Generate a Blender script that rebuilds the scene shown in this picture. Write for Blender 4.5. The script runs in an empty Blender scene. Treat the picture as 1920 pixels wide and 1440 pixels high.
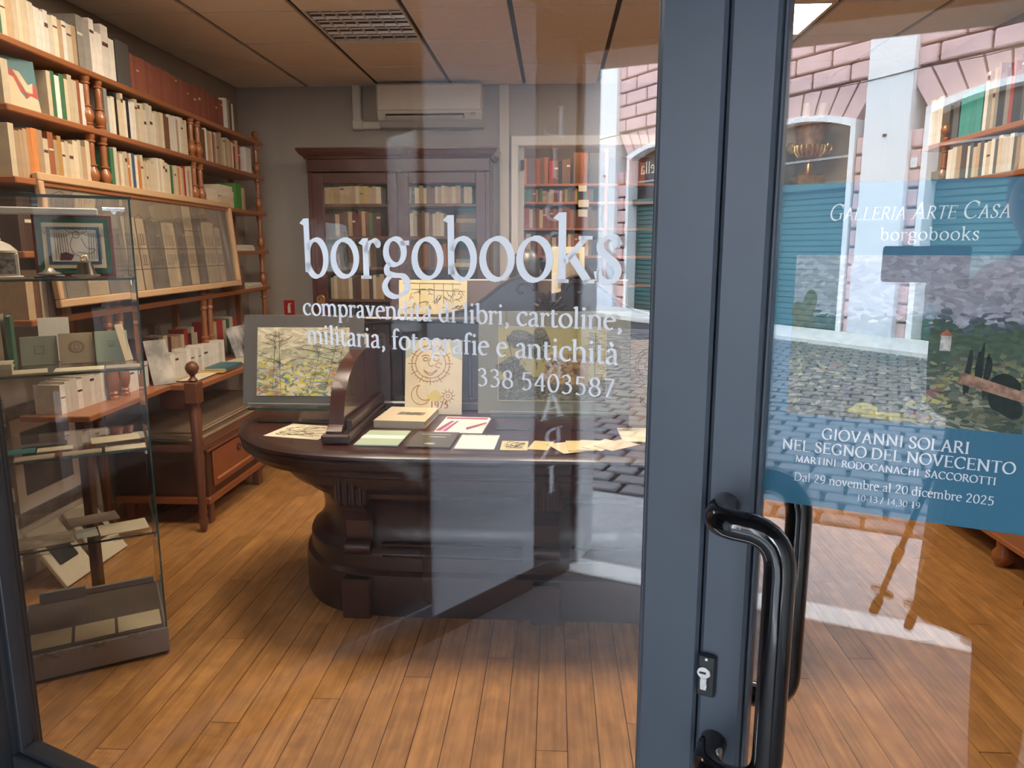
import bpy, bmesh, math, random
from mathutils import Vector, Matrix
random.seed(7)
PI = math.pi
SC = bpy.context.scene
COL = SC.collection

# ------------------------------------------------------------------ camera, sky, exposure
cam_data = bpy.data.cameras.new('camera')
cam_data.sensor_width = 36.0
cam_data.lens = 26.25
cam_data.clip_start = 0.005
cam = bpy.data.objects.new('camera', cam_data)
cam.location = (0, 0, 1.5)
cam.rotation_euler = (math.radians(90 - 10.18), 0, math.radians(3.2))
COL.objects.link(cam)
SC.camera = cam

world = bpy.data.worlds.new('overcast_sky')
SC.world = world
world.use_nodes = True
_bg = world.node_tree.nodes['Background']
_bg.inputs['Color'].default_value = (0.80, 0.90, 1.0, 1)
_bg.inputs['Strength'].default_value = 16.5

SC.view_settings.view_transform = 'Standard'
SC.view_settings.look = 'None'
SC.view_settings.exposure = 0.0
SC.view_settings.gamma = 1.0
SC.view_settings.use_curve_mapping = False
SC.cycles.max_bounces = 8
SC.cycles.diffuse_bounces = 3
SC.cycles.glossy_bounces = 4
SC.cycles.transmission_bounces = 6
SC.cycles.transparent_max_bounces = 32
SC.cycles.use_adaptive_sampling = True
SC.cycles.adaptive_threshold = 0.05
SC.cycles.caustics_reflective = False
SC.cycles.caustics_refractive = False

# ------------------------------------------------------------------ frames
# D: door frame.  x runs along the glass, +y into the shop, origin on the floor under the glass
ANG = math.radians(23.24)
DO = Vector((0.9 * math.sin(ANG), 0.9 * math.cos(ANG), 0))
D = (DO, -ANG)
def dpt(u, n, z=0.0):
    c, s = math.cos(ANG), math.sin(ANG)
    return Vector((DO.x + u * c - n * s, DO.y - u * s - n * c, z))
# F: the house across the street.  x along its front, +y towards the shop
_p0 = dpt(-0.1, 13.3)
_e = dpt(-0.1 + 0.8192, 13.3 - 0.5735) - _p0
F = (_p0, math.atan2(_e.y, _e.x))
W = (Vector((0, 0, 0)), 0.0)

# ------------------------------------------------------------------ materials
MATS = {}
def mat(name, col=(0.5, 0.5, 0.5), rough=0.6, metal=0.0, var=0.0, scale=6.0, stretch=(1, 1, 1), bump=0.0,
        objcol=False, emit=0.0, coat=0.0, detail=4.0, spec=0.5, col2=None):
    if name in MATS: return MATS[name]
    m = bpy.data.materials.new(name); m.use_nodes = True
    nt = m.node_tree; N = nt.nodes; L = nt.links
    b = N['Principled BSDF']
    b.inputs['Roughness'].default_value = rough
    b.inputs['Metallic'].default_value = metal
    b.inputs['Specular IOR Level'].default_value = spec
    if coat: b.inputs['Coat Weight'].default_value = coat
    b.inputs['Base Color'].default_value = (*col, 1)
    if var or bump or objcol or col2:
        src = None
        if objcol:
            oi = N.new('ShaderNodeObjectInfo'); src = oi.outputs['Color']
        tc = N.new('ShaderNodeTexCoord'); mp = N.new('ShaderNodeMapping')
        mp.inputs['Scale'].default_value = stretch
        L.new(tc.outputs['Object'], mp.inputs['Vector'])
        nz = N.new('ShaderNodeTexNoise'); nz.inputs['Scale'].default_value = scale
        nz.inputs['Detail'].default_value = detail
        L.new(mp.outputs['Vector'], nz.inputs['Vector'])
        if col2:
            rp = N.new('ShaderNodeValToRGB')
            rp.color_ramp.elements[0].position = 0.35; rp.color_ramp.elements[0].color = (*col, 1)
            rp.color_ramp.elements[1].position = 0.65; rp.color_ramp.elements[1].color = (*col2, 1)
            L.new(nz.outputs['Fac'], rp.inputs['Fac']); src = rp.outputs['Color']
        if var:
            mr = N.new('ShaderNodeMapRange')
            mr.inputs['From Min'].default_value = 0.3; mr.inputs['From Max'].default_value = 0.7
            mr.inputs['To Min'].default_value = 1 - var; mr.inputs['To Max'].default_value = 1 + var
            L.new(nz.outputs['Fac'], mr.inputs['Value'])
            mx = N.new('ShaderNodeMix'); mx.data_type = 'RGBA'; mx.blend_type = 'MULTIPLY'
            mx.inputs['Factor'].default_value = 1.0
            if src: L.new(src, mx.inputs['A'])
            else: mx.inputs['A'].default_value = (*col, 1)
            L.new(mr.outputs['Result'], mx.inputs['B'])
            src = mx.outputs['Result']
        if src: L.new(src, b.inputs['Base Color'])
        if bump:
            bp = N.new('ShaderNodeBump'); bp.inputs['Strength'].default_value = bump
            bp.inputs['Distance'].default_value = 0.01
            L.new(nz.outputs['Fac'], bp.inputs['Height']); L.new(bp.outputs['Normal'], b.inputs['Normal'])
    if emit:
        b.inputs['Emission Color'].default_value = (*col, 1)
        b.inputs['Emission Strength'].default_value = emit
    MATS[name] = m
    return m

def glass(name, ior=1.5, tint=(1, 1, 1), rough=0.0, maxr=1.0):
    """a thin clear pane: it lets light straight through and mirrors by Fresnel's law"""
    if name in MATS: return MATS[name]
    m = bpy.data.materials.new(name); m.use_nodes = True
    nt = m.node_tree; N = nt.nodes; L = nt.links
    N.remove(N['Principled BSDF'])
    out = N['Material Output']
    t = N.new('ShaderNodeBsdfTransparent'); t.inputs['Color'].default_value = (*tint, 1)
    g = N.new('ShaderNodeBsdfGlossy'); g.inputs['Roughness'].default_value = rough
    g.inputs['Color'].default_value = (1, 1, 1, 1)
    f = N.new('ShaderNodeFresnel')
    f.inputs['IOR'].default_value = ior
    # the same curve seen from inside the sheet
    geo = N.new('ShaderNodeNewGeometry')
    ms = N.new('ShaderNodeMix'); ms.data_type = 'FLOAT'
    ms.inputs['A'].default_value = ior; ms.inputs['B'].default_value = 1.0 / ior
    L.new(geo.outputs['Backfacing'], ms.inputs['Factor'])
    L.new(ms.outputs['Result'], f.inputs['IOR'])
    x = N.new('ShaderNodeMixShader')
    L.new(f.outputs['Fac'], x.inputs['Fac']); L.new(t.outputs['BSDF'], x.inputs[1]); L.new(g.outputs['BSDF'], x.inputs[2])
    L.new(x.outputs['Shader'], out.inputs['Surface'])
    MATS[name] = m
    return m

# ------------------------------------------------------------------ mesh builder
class MB:
    def __init__(self): self.v = []; self.f = []; self.mi = []
    def add(self, vs, fs, mi=0):
        o = len(self.v); self.v += [tuple(p) for p in vs]
        for f in fs: self.f.append(tuple(i + o for i in f)); self.mi.append(mi)
        return self
    def box(self, x0, x1, y0, y1, z0, z1, mi=0, M=None):
        vs = [Vector((x, y, z)) for z in (z0, z1) for y in (y0, y1) for x in (x0, x1)]
        if M: vs = [M @ p for p in vs]
        return self.add(vs, [(0, 2, 3, 1), (4, 5, 7, 6), (0, 1, 5, 4), (2, 6, 7, 3), (0, 4, 6, 2), (1, 3, 7, 5)], mi)
    def bevbox(self, x0, x1, y0, y1, z0, z1, b=0.005, mi=0, M=None):
        """box whose twelve edges are chamfered"""
        X = (x0, x1); Y = (y0, y1); Z = (z0, z1); vs = []; idx = {}
        for i in (0, 1):
            for j in (0, 1):
                for k in (0, 1):
                    sx = b if i == 0 else -b; sy = b if j == 0 else -b; sz = b if k == 0 else -b
                    for a, p in enumerate([(X[i], Y[j] + sy, Z[k] + sz), (X[i] + sx, Y[j], Z[k] + sz), (X[i] + sx, Y[j] + sy, Z[k])]):
                        idx[i, j, k, a] = len(vs); vs.append(Vector(p))
        fs = []
        for i in (0, 1):
            q = [idx[i, 0, 0, 0], idx[i, 1, 0, 0], idx[i, 1, 1, 0], idx[i, 0, 1, 0]]; fs.append(q if i else q[::-1])
            q = [idx[0, i, 0, 1], idx[1, i, 0, 1], idx[1, i, 1, 1], idx[0, i, 1, 1]]; fs.append(q[::-1] if i else q)
            q = [idx[0, 0, i, 2], idx[1, 0, i, 2], idx[1, 1, i, 2], idx[0, 1, i, 2]]; fs.append(q if i else q[::-1])
        for j in (0, 1):
            for k in (0, 1):
                fs.append([idx[0, j, k, 1], idx[1, j, k, 1], idx[1, j, k, 2], idx[0, j, k, 2]])
                fs.append([idx[j, 0, k, 0], idx[j, 1, k, 0], idx[j, 1, k, 2], idx[j, 0, k, 2]])
                fs.append([idx[j, k, 0, 0], idx[j, k, 1, 0], idx[j, k, 1, 1], idx[j, k, 0, 1]])
        for i in (0, 1):
            for j in (0, 1):
                for k in (0, 1): fs.append([idx[i, j, k, 0], idx[i, j, k, 1], idx[i, j, k, 2]])
        if M: vs = [M @ p for p in vs]
        return self.add(vs, fs, mi)
    def lathe(self, prof, cx=0, cy=0, n=14, mi=0, M=None, caps=True):
        vs = []; fs = []
        for r, z in prof:
            for k in range(n):
                a = 2 * PI * k / n; vs.append(Vector((cx + r * math.cos(a), cy + r * math.sin(a), z)))
        for i in range(len(prof) - 1):
            for k in range(n):
                a, b = i * n + k, i * n + (k + 1) % n
                fs.append((a, b, b + n, a + n))
        if caps:
            fs.append(tuple(range(n))[::-1]); fs.append(tuple(range((len(prof) - 1) * n, len(prof) * n)))
        if M: vs = [M @ p for p in vs]
        return self.add(vs, fs, mi)
    def tube(self, pts, r, n=10, mi=0, closed=False):
        pts = [Vector(p) for p in pts]; rs = r if isinstance(r, (list, tuple)) else [r] * len(pts)
        vs = []; fs = []; up = None
        for i, p in enumerate(pts):
            a = pts[i - 1] if i or closed else p; b = pts[(i + 1) % len(pts)] if i < len(pts) - 1 or closed else p
            t = (b - a).normalized()
            if up is None: up = t.orthogonal().normalized()
            up = (up - t * up.dot(t)).normalized(); s = t.cross(up)
            for k in range(n):
                q = 2 * PI * k / n; vs.append(p + (up * math.cos(q) + s * math.sin(q)) * rs[i])
        m = len(pts)
        for i in range(m if closed else m - 1):
            for k in range(n):
                j = (i + 1) % m
                fs.append((i * n + k, i * n + (k + 1) % n, j * n + (k + 1) % n, j * n + k))
        if not closed:
            fs.append(tuple(range(n))[::-1]); fs.append(tuple(range((m - 1) * n, m * n)))
        return self.add(vs, fs, mi)
    def prism(self, poly, h0, h1, axis='z', mi=0, M=None):
        """extrude a polygon given in the two other axes (z: xy, y: xz, x: yz)"""
        n = len(poly)
        def P(a, b, h): return Vector({'z': (a, b, h), 'y': (a, h, b), 'x': (h, a, b)}[axis])
        vs = [P(a, b, h0) for a, b in poly] + [P(a, b, h1) for a, b in poly]
        fs = [tuple(range(n))[::-1], tuple(range(n, 2 * n))]
        fs += [(i, (i + 1) % n, n + (i + 1) % n, n + i) for i in range(n)]
        if M: vs = [M @ p for p in vs]
        return self.add(vs, fs, mi)
    def sweep(self, prof, path, mi=0, closed=False):
        """prof: (out, z) outline swept along a path of (x, y, nx, ny) with outward normals"""
        n = len(prof); vs = []; fs = []
        for x, y, nx, ny in path:
            for o, z in prof: vs.append((x + nx * o, y + ny * o, z))
        m = len(path)
        for i in range(m if closed else m - 1):
            for k in range(n - 1):
                j = (i + 1) % m
                fs.append((i * n + k, j * n + k, j * n + k + 1, i * n + k + 1))
        return self.add(vs, fs, mi)
    def sphere(self, c, rx, ry=None, rz=None, n=14, m=9, mi=0):
        ry = ry or rx; rz = rz or rx; c = Vector(c); vs = []; fs = []
        for i in range(m + 1):
            t = PI * i / m
            for k in range(n):
                a = 2 * PI * k / n
                vs.append(c + Vector((rx * math.sin(t) * math.cos(a), ry * math.sin(t) * math.sin(a), -rz * math.cos(t))))
        for i in range(m):
            for k in range(n):
                fs.append((i * n + k, i * n + (k + 1) % n, (i + 1) * n + (k + 1) % n, (i + 1) * n + k))
        return self.add(vs, fs, mi)
    def mesh(self, name, mats, smooth=False):
        me = bpy.data.meshes.new(name); me.from_pydata(self.v, [], self.f)
        for m in (mats if isinstance(mats, (list, tuple)) else [mats]): me.materials.append(m)
        if any(self.mi): me.polygons.foreach_set('material_index', self.mi)
        bm = bmesh.new(); bm.from_mesh(me)
        bmesh.ops.remove_doubles(bm, verts=bm.verts, dist=1e-6)
        bmesh.ops.recalc_face_normals(bm, faces=bm.faces); bm.to_mesh(me); bm.free()
        if smooth:
            me.polygons.foreach_set('use_smooth', [True] * len(me.polygons))
            try: me.set_sharp_from_angle(angle=math.radians(40))
            except Exception: pass
        me.update()
        return me

def link(name, data, parent=None, frame=W, loc=(0, 0, 0), rot=(0, 0, 0)):
    o = bpy.data.objects.new(name, data); COL.objects.link(o)
    if parent:
        o.parent = parent; o.location = loc; o.rotation_euler = rot
    else:
        c, s = math.cos(frame[1]), math.sin(frame[1]); l = Vector(loc)
        o.location = frame[0] + Vector((l.x * c - l.y * s, l.x * s + l.y * c, l.z))
        o.rotation_euler = (rot[0], rot[1], rot[2] + frame[1])
    return o
def obj(name, mb, m, parent=None, frame=W, loc=(0, 0, 0), rot=(0, 0, 0), smooth=False):
    return link(name, mb.mesh(name, m, smooth), parent, frame, loc, rot)
def tag(o, label=None, cat=None, group=None, kind=None):
    if label: o['label'] = label
    if cat: o['category'] = cat
    if group: o['group'] = group
    if kind: o['kind'] = kind
    return o
def thing(name, label, cat, frame=W, loc=(0, 0, 0), rot=(0, 0, 0), group=None, kind=None):
    return tag(link(name, None, None, frame, loc, rot), label, cat, group, kind)
def B(*a): return MB().box(*a)
def BB(*a, b=0.005): return MB().bevbox(*a, b=b)
# ------------------------------------------------------------------ lettering drawn with a broad nib
def crom(pts, n=5):
    out = []; P = [pts[0]] + list(pts) + [pts[-1]]
    for i in range(1, len(P) - 2):
        p0, p1, p2, p3 = P[i - 1:i + 3]
        for k in range(n):
            t = k / n
            out.append(tuple(0.5 * (2 * p1[j] + (p2[j] - p0[j]) * t + (2 * p0[j] - 5 * p1[j] + 4 * p2[j] - p3[j]) * t * t
                       + (3 * p1[j] - p0[j] - 3 * p2[j] + p3[j]) * t ** 3) for j in (0, 1)))
    return out + [pts[-1]]
def arc(cx, cy, rx, ry, a0, a1, n=None):
    n = n or max(6, int(abs(a1 - a0) / 14))
    return [(cx + rx * math.cos(math.radians(a0 + (a1 - a0) * i / n)), cy + ry * math.sin(math.radians(a0 + (a1 - a0) * i / n))) for i in range(n + 1)]
# a stroke is ('p', points) for the nib, ('h', x0, x1, y) for a hairline serif, ('d', x, y, r) for a dot, ('f', polygon)
def stem(x, y0, y1, foot=True, head='w', w=.085):
    s = [('p', [(x, y0), (x, y1)])]
    if foot: s.append(('h', x - w, x + w, y0 + .012))
    if head == 'w': s.append(('f', [(x - w * .5, y1), (x - w * 1.35, y1 - .055), (x - w * .5, y1 - .085)]))
    if head == 's': s.append(('h', x - w, x + w, y1 - .012))
    return s
X_, A_, K_ = .46, .70, .66
O_l = [('p', arc(.25, .23, .195, .215, 90, 450))]
GL = {
 ' ': (.24, []),
 'a': (.43, [('p', crom([(.08, .36), (.12, .43), (.20, .45), (.28, .41), (.30, .32), (.30, .10), (.33, .025), (.40, .03)])),
             ('p', crom([(.30, .27), (.20, .24), (.10, .19), (.065, .11), (.10, .03), (.18, .015), (.26, .06), (.30, .12)]))]),
 'b': (.49, stem(.10, .06, A_, False) + [('p', arc(.255, .228, .165, .22, 155, -165))]),
 'c': (.42, [('p', [(.365, .35)] + arc(.245, .23, .185, .215, 50, 315)), ('d', .355, .365, .038)]),
 'd': (.50, stem(.37, .02, A_, False) + [('p', arc(.235, .225, .165, .215, 25, 335)), ('h', .37, .46, .02)]),
 'e': (.43, [('p', [(.06, .27), (.37, .29)] + arc(.22, .235, .165, .215, 15, 310))]),
 'f': (.30, stem(.12, 0, .50, True, '') + [('p', crom([(.12, .46), (.13, .60), (.20, .69), (.30, .67)])), ('h', .02, .28, .435), ('d', .30, .655, .035)]),
 'g': (.46, [('p', arc(.215, .305, .14, .145, 90, 450)), ('p', [(.31, .40), (.44, .405)]),
             ('p', crom([(.13, .18), (.085, .12), (.10, .065), (.20, .04), (.33, .03), (.40, -.04), (.36, -.15), (.22, -.205), (.09, -.17), (.045, -.09), (.08, -.02), (.14, .03)]))]),
 'h': (.52, stem(.10, 0, A_) + [('p', crom([(.10, .33), (.19, .43), (.30, .44), (.39, .36), (.40, .25), (.40, 0)])), ('h', .32, .49, .012)]),
 'i': (.25, stem(.12, 0, X_) + [('d', .12, .63, .05)]),
 'k': (.49, stem(.10, 0, A_) + [('p', [(.13, .20), (.38, .44)]), ('h', .30, .47, .445), ('p', [(.21, .27), (.42, .01)]), ('h', .36, .50, .012)]),
 'l': (.25, stem(.12, 0, A_)),
 'm': (.77, stem(.10, 0, X_) + [('p', crom([(.10, .33), (.18, .43), (.28, .44), (.36, .36), (.37, .25), (.37, 0)])), ('h', .29, .45, .012),
             ('p', crom([(.37, .33), (.45, .43), (.55, .44), (.63, .36), (.64, .25), (.64, 0)])), ('h', .56, .74, .012)]),
 'n': (.52, stem(.10, 0, X_) + [('p', crom([(.10, .33), (.19, .43), (.30, .44), (.39, .36), (.40, .25), (.40, 0)])), ('h', .32, .49, .012)]),
 'o': (.50, O_l),
 'p': (.51, stem(.11, -.22, X_) + [('p', arc(.265, .228, .165, .215, 155, -155))]),
 'r': (.35, stem(.10, 0, X_) + [('p', crom([(.10, .30), (.16, .40), (.24, .43), (.30, .40)])), ('d', .30, .395, .045)]),
 's': (.36, [('p', crom([(.29, .36), (.25, .435), (.17, .45), (.085, .40), (.085, .32), (.16, .255), (.25, .19), (.285, .11), (.24, .025), (.15, .008), (.07, .05), (.05, .12)])), ('f', [(.27, .36), (.30, .34), (.31, .45), (.29, .45)]), ('f', [(.035, .14), (.065, .13), (.055, .01), (.035, .01)])]),
 't': (.31, [('p', crom([(.12, .56), (.12, .40), (.12, .12), (.15, .03), (.22, .015), (.29, .06)])), ('h', .03, .28, .435)]),
 'v': (.46, [('p', [(.09, .44), (.235, .02)]), ('p', [(.225, .02), (.365, .44)]), ('h', .01, .18, .447), ('h', .29, .44, .447)]),
 ',': (.22, [('d', .11, .04, .045), ('p', crom([(.13, .04), (.13, -.04), (.07, -.12)]))]),
 '-': (.30, [('f', [(.04, .20), (.26, .20), (.26, .245), (.04, .245)])]),
 '/': (.34, [('p', [(.03, -.05), (.30, .70)])]),
 "'": (.2, [('p', [(.1, .68), (.08, .52)])]),
 'A': (.66, [('p', [(.33, .67), (.10, .01)]), ('p', [(.32, .67), (.56, .01)]), ('h', .19, .47, .24), ('h', .01, .20, .012), ('h', .46, .66, .012)]),
 'B': (.57, stem(.13, 0, K_, True, 's') + [('p', [(.13, .645), (.27, .645)] + arc(.27, .50, .16, .145, 90, -90) + [(.13, .355)]), ('p', [(.27, .355)] + arc(.28, .185, .20, .17, 90, -90) + [(.13, .015)])]),
 'C': (.66, [('p', arc(.37, .33, .30, .325, 42, 318)), ('h', .575, .61, .50), ('f', [(.575, .46), (.605, .46), (.605, .64), (.585, .64)])]),
 'D': (.72, stem(.13, 0, K_, True, 's') + [('p', [(.13, .645), (.28, .645)] + arc(.30, .33, .32, .315, 90, -90) + [(.13, .015)])]),
 'E': (.56, stem(.13, 0, K_, True, 's') + [('h', .13, .49, .645), ('h', .13, .42, .345), ('h', .13, .51, .015), ('f', [(.47, .66), (.50, .66), (.485, .52)]), ('f', [(.49, 0), (.53, 0), (.525, .16)]), ('f', [(.40, .27), (.43, .27), (.43, .42), (.40, .42)])]),
 'G': (.71, [('p', arc(.37, .33, .30, .325, 42, 300)), ('p', [(.57, .26), (.57, .04)]), ('h', .47, .66, .27), ('f', [(.575, .46), (.605, .46), (.605, .64), (.585, .64)])]),
 'H': (.74, stem(.14, 0, K_, True, 's') + stem(.60, 0, K_, True, 's') + [('h', .14, .60, .345)]),
 'I': (.30, stem(.15, 0, K_, True, 's')),
 'L': (.55, stem(.13, 0, K_, True, 's') + [('h', .13, .50, .015), ('f', [(.47, 0), (.51, 0), (.525, .17)])]),
 'M': (.84, [('p', [(.13, .0), (.16, .65)]), ('p', [(.16, .65), (.42, .04)]), ('p', [(.42, .04), (.68, .65)]), ('p', [(.68, .66), (.71, 0)]), ('h', .05, .21, .012), ('h', .62, .80, .012), ('h', .05, .18, .648), ('h', .67, .79, .648)]),
 'N': (.74, [('p', [(.13, 0), (.13, .65)]), ('p', [(.13, .64), (.60, .03)]), ('p', [(.60, .66), (.60, .0)]), ('h', .05, .21, .012), ('h', .03, .15, .648), ('h', .52, .69, .648)]),
 'O': (.72, [('p', arc(.36, .33, .30, .325, 90, 450))]),
 'R': (.61, stem(.13, 0, K_, True, 's') + [('p', [(.13, .645), (.26, .645)] + arc(.27, .49, .17, .155, 90, -90) + [(.13, .335)]), ('p', [(.28, .33), (.54, .02)]), ('h', .47, .62, .012)]),
 'S': (.50, [('p', crom([(.41, .53), (.36, .62), (.25, .655), (.13, .60), (.11, .49), (.19, .39), (.32, .31), (.41, .20), (.38, .07), (.26, .008), (.13, .04), (.075, .15)])), ('f', [(.39, .50), (.425, .50), (.43, .65), (.41, .65)]), ('f', [(.055, .18), (.09, .17), (.075, .01), (.055, .01)])]),
 'T': (.61, stem(.305, 0, K_, True, '') + [('h', .03, .58, .645), ('f', [(.03, .66), (.06, .66), (.045, .50)]), ('f', [(.55, .66), (.58, .66), (.565, .50)])]),
 'V': (.66, [('p', [(.10, .65), (.335, .0)]), ('p', [(.32, .0), (.56, .65)]), ('h', .01, .21, .648), ('h', .47, .65, .648)]),
 'P': (.54, stem(.13, 0, K_, True, 's') + [('p', [(.13, .645), (.26, .645)] + arc(.27, .48, .18, .165, 90, -90) + [(.13, .315)])]),
 '0': (.50, [('p', arc(.25, .33, .185, .315, 90, 450))]),
 '1': (.50, stem(.26, 0, K_, True, 'w')),
 '2': (.50, [('p', crom([(.08, .52), (.14, .62), (.25, .65), (.36, .58), (.37, .46), (.27, .30), (.08, .03)])), ('h', .07, .43, .025), ('h', .07, .43, .045)]),
 '3': (.50, [('p', crom([(.08, .56), (.15, .64), (.26, .65), (.35, .57), (.34, .45), (.22, .37), (.34, .32), (.40, .20), (.34, .06), (.20, .005), (.07, .05)]))]),
 '4': (.50, [('p', [(.34, 0), (.34, .66)]), ('p', [(.34, .65), (.05, .20)]), ('h', .04, .46, .195)]),
 '5': (.50, [('p', [(.14, .64), (.11, .36)]), ('p', crom([(.11, .36), (.22, .40), (.35, .34), (.39, .20), (.33, .06), (.20, .005), (.07, .04)])), ('h', .13, .40, .635), ('h', .13, .40, .615)]),
 '7': (.50, [('p', [(.41, .63), (.17, 0)]), ('h', .07, .43, .64), ('h', .07, .43, .62)]),
 '8': (.50, [('p', arc(.25, .495, .14, .15, 90, 450)), ('p', arc(.25, .175, .18, .17, 90, 450))]),
 '9': (.50, [('p', arc(.245, .455, .165, .19, 90, 450)), ('p', crom([(.41, .46), (.40, .25), (.30, .08), (.13, 0)]))]),
}
GL['\u00e0'] = (GL['a'][0], GL['a'][1] + [('p', [(.14, .66), (.24, .54)])])
def text_mb(txt, width, bold=1.0, slant=0.0, smallcaps=False, track=0.0, sy=1.0, mirror=False):
    """flat letters in the xz plane, baseline at z = 0, from x = 0 to x = width"""
    thick, thin = .085 * bold, .032 * bold; ph = math.radians(18)
    polys = []; pen = 0.0
    for ch in txt:
        k = 1.0
        if smallcaps and ch.islower(): ch = ch.upper(); k = .76
        adv, strokes = GL[ch]
        def put(pts): polys.append([(pen + k * x + slant * k * y, k * y) for x, y in pts])
        for s in strokes:
            if s[0] == 'p':
                P = s[1]; L = []; R = []
                for i, p in enumerate(P):
                    a = P[max(i - 1, 0)]; b = P[min(i + 1, len(P) - 1)]
                    if P[0] == P[-1] or (abs(P[0][0] - P[-1][0]) + abs(P[0][1] - P[-1][1]) < 1e-6):
                        if i == 0 or i == len(P) - 1: a, b = P[-2], P[1]
                    th = math.atan2(b[1] - a[1], b[0] - a[0])
                    hw = (thin + (thick - thin) * abs(math.sin(th - ph))) / 2 / (k ** .35)
                    nx, ny = -math.sin(th) * hw, math.cos(th) * hw
                    L.append((p[0] + nx, p[1] + ny)); R.append((p[0] - nx, p[1] - ny))
                for i in range(len(P) - 1): put([L[i], L[i + 1], R[i + 1], R[i]])
            elif s[0] == 'h':
                t = thin * .5; put([(s[1], s[3] - t), (s[2], s[3] - t), (s[2], s[3] + t), (s[1], s[3] + t)])
            elif s[0] == 'd': put(arc(s[1], s[2], s[3] * bold ** .5, s[3] * bold ** .5, 0, 324, 9))
            elif s[0] == 'f': put(s[1])
        pen += adv * k + track
    pen -= track
    sc = width / pen
    mb = MB()
    for p in polys:
        q = [((width - x * sc) if mirror else x * sc, 0.0, y * sc * sy) for x, y in p]
        mb.add(q, [tuple(range(len(q)))])
    return mb
def letter_mesh(name, mb, m, depth=0.0004):
    """give the flat letters the thickness of cut vinyl or ink"""
    me = bpy.data.meshes.new(name); me.from_pydata(mb.v, [], mb.f); me.materials.append(m)
    bm = bmesh.new(); bm.from_mesh(me)
    bmesh.ops.recalc_face_normals(bm, faces=bm.faces)
    r = bmesh.ops.extrude_face_region(bm, geom=bm.faces[:])
    bmesh.ops.translate(bm, verts=[g for g in r['geom'] if isinstance(g, bmesh.types.BMVert)], vec=(0, -depth, 0))
    bmesh.ops.recalc_face_normals(bm, faces=bm.faces); bm.to_mesh(me); bm.free()
    return me
def lettering(name, txt, x0, x1, z, m, parent=None, y=0.0, frame=W, depth=0.0004, rot=(0, 0, 0), **kw):
    return link(name, letter_mesh(name, text_mb(txt, x1 - x0, **kw), m, depth), parent, frame, (x0, y, z), rot)
def strokes_mb(lines, w, closed=False):
    """thin drawn lines in the xz plane"""
    mb = MB()
    for P in lines:
        L = []; R = []
        for i, p in enumerate(P):
            a = P[max(i - 1, 0)]; b = P[min(i + 1, len(P) - 1)]
            th = math.atan2(b[1] - a[1], b[0] - a[0]); nx, ny = -math.sin(th) * w / 2, math.cos(th) * w / 2
            L.append((p[0] + nx, 0, p[1] + ny)); R.append((p[0] - nx, 0, p[1] - ny))
        for i in range(len(P) - 1): mb.add([L[i], L[i + 1], R[i + 1], R[i]], [(0, 1, 2, 3)])
    return mb
def drawing(name, lines, w, m, parent, loc=(0, 0, 0), rot=(0, 0, 0), depth=0.0003):
    return link(name, letter_mesh(name, strokes_mb(lines, w), m, depth), parent, W, loc, rot)
# ------------------------------------------------------------------ palette of materials
M_wall = mat('wall_paint', (0.43, 0.37, 0.31), .85, var=.05, scale=3)
M_tile = mat('ceiling_tile', (0.82, 0.77, 0.71), .9, var=.03, scale=30, bump=.05)
M_gap = mat('ceiling_grid_metal', (0.035, 0.03, 0.028), .6)
M_anth = mat('anthracite_paint', (0.060, 0.076, 0.098), .38, var=.05, scale=9)
M_rub = mat('black_rubber', (0.012, 0.012, 0.013), .6)
M_blk = mat('black_nylon', (0.006, 0.006, 0.007), .12, coat=.5)
M_chrome = mat('brushed_steel', (0.72, 0.71, 0.68), .22, 1.0)
M_white = mat('white_vinyl', (0.90, 0.91, 0.93), .5)
M_ink = mat('white_ink', (0.86, 0.88, 0.88), .6)
M_black = mat('black_ink', (0.02, 0.018, 0.016), .6)
M_pane = glass('door_glass', 1.68)
M_clear = glass('clear_glass', 1.45, (0.985, 0.995, 0.99))
M_case = glass('case_glass', 1.40, (0.993, 0.997, 0.995))
M_edge = mat('green_glass_edge', (0.03, 0.075, 0.065), .15)

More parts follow.
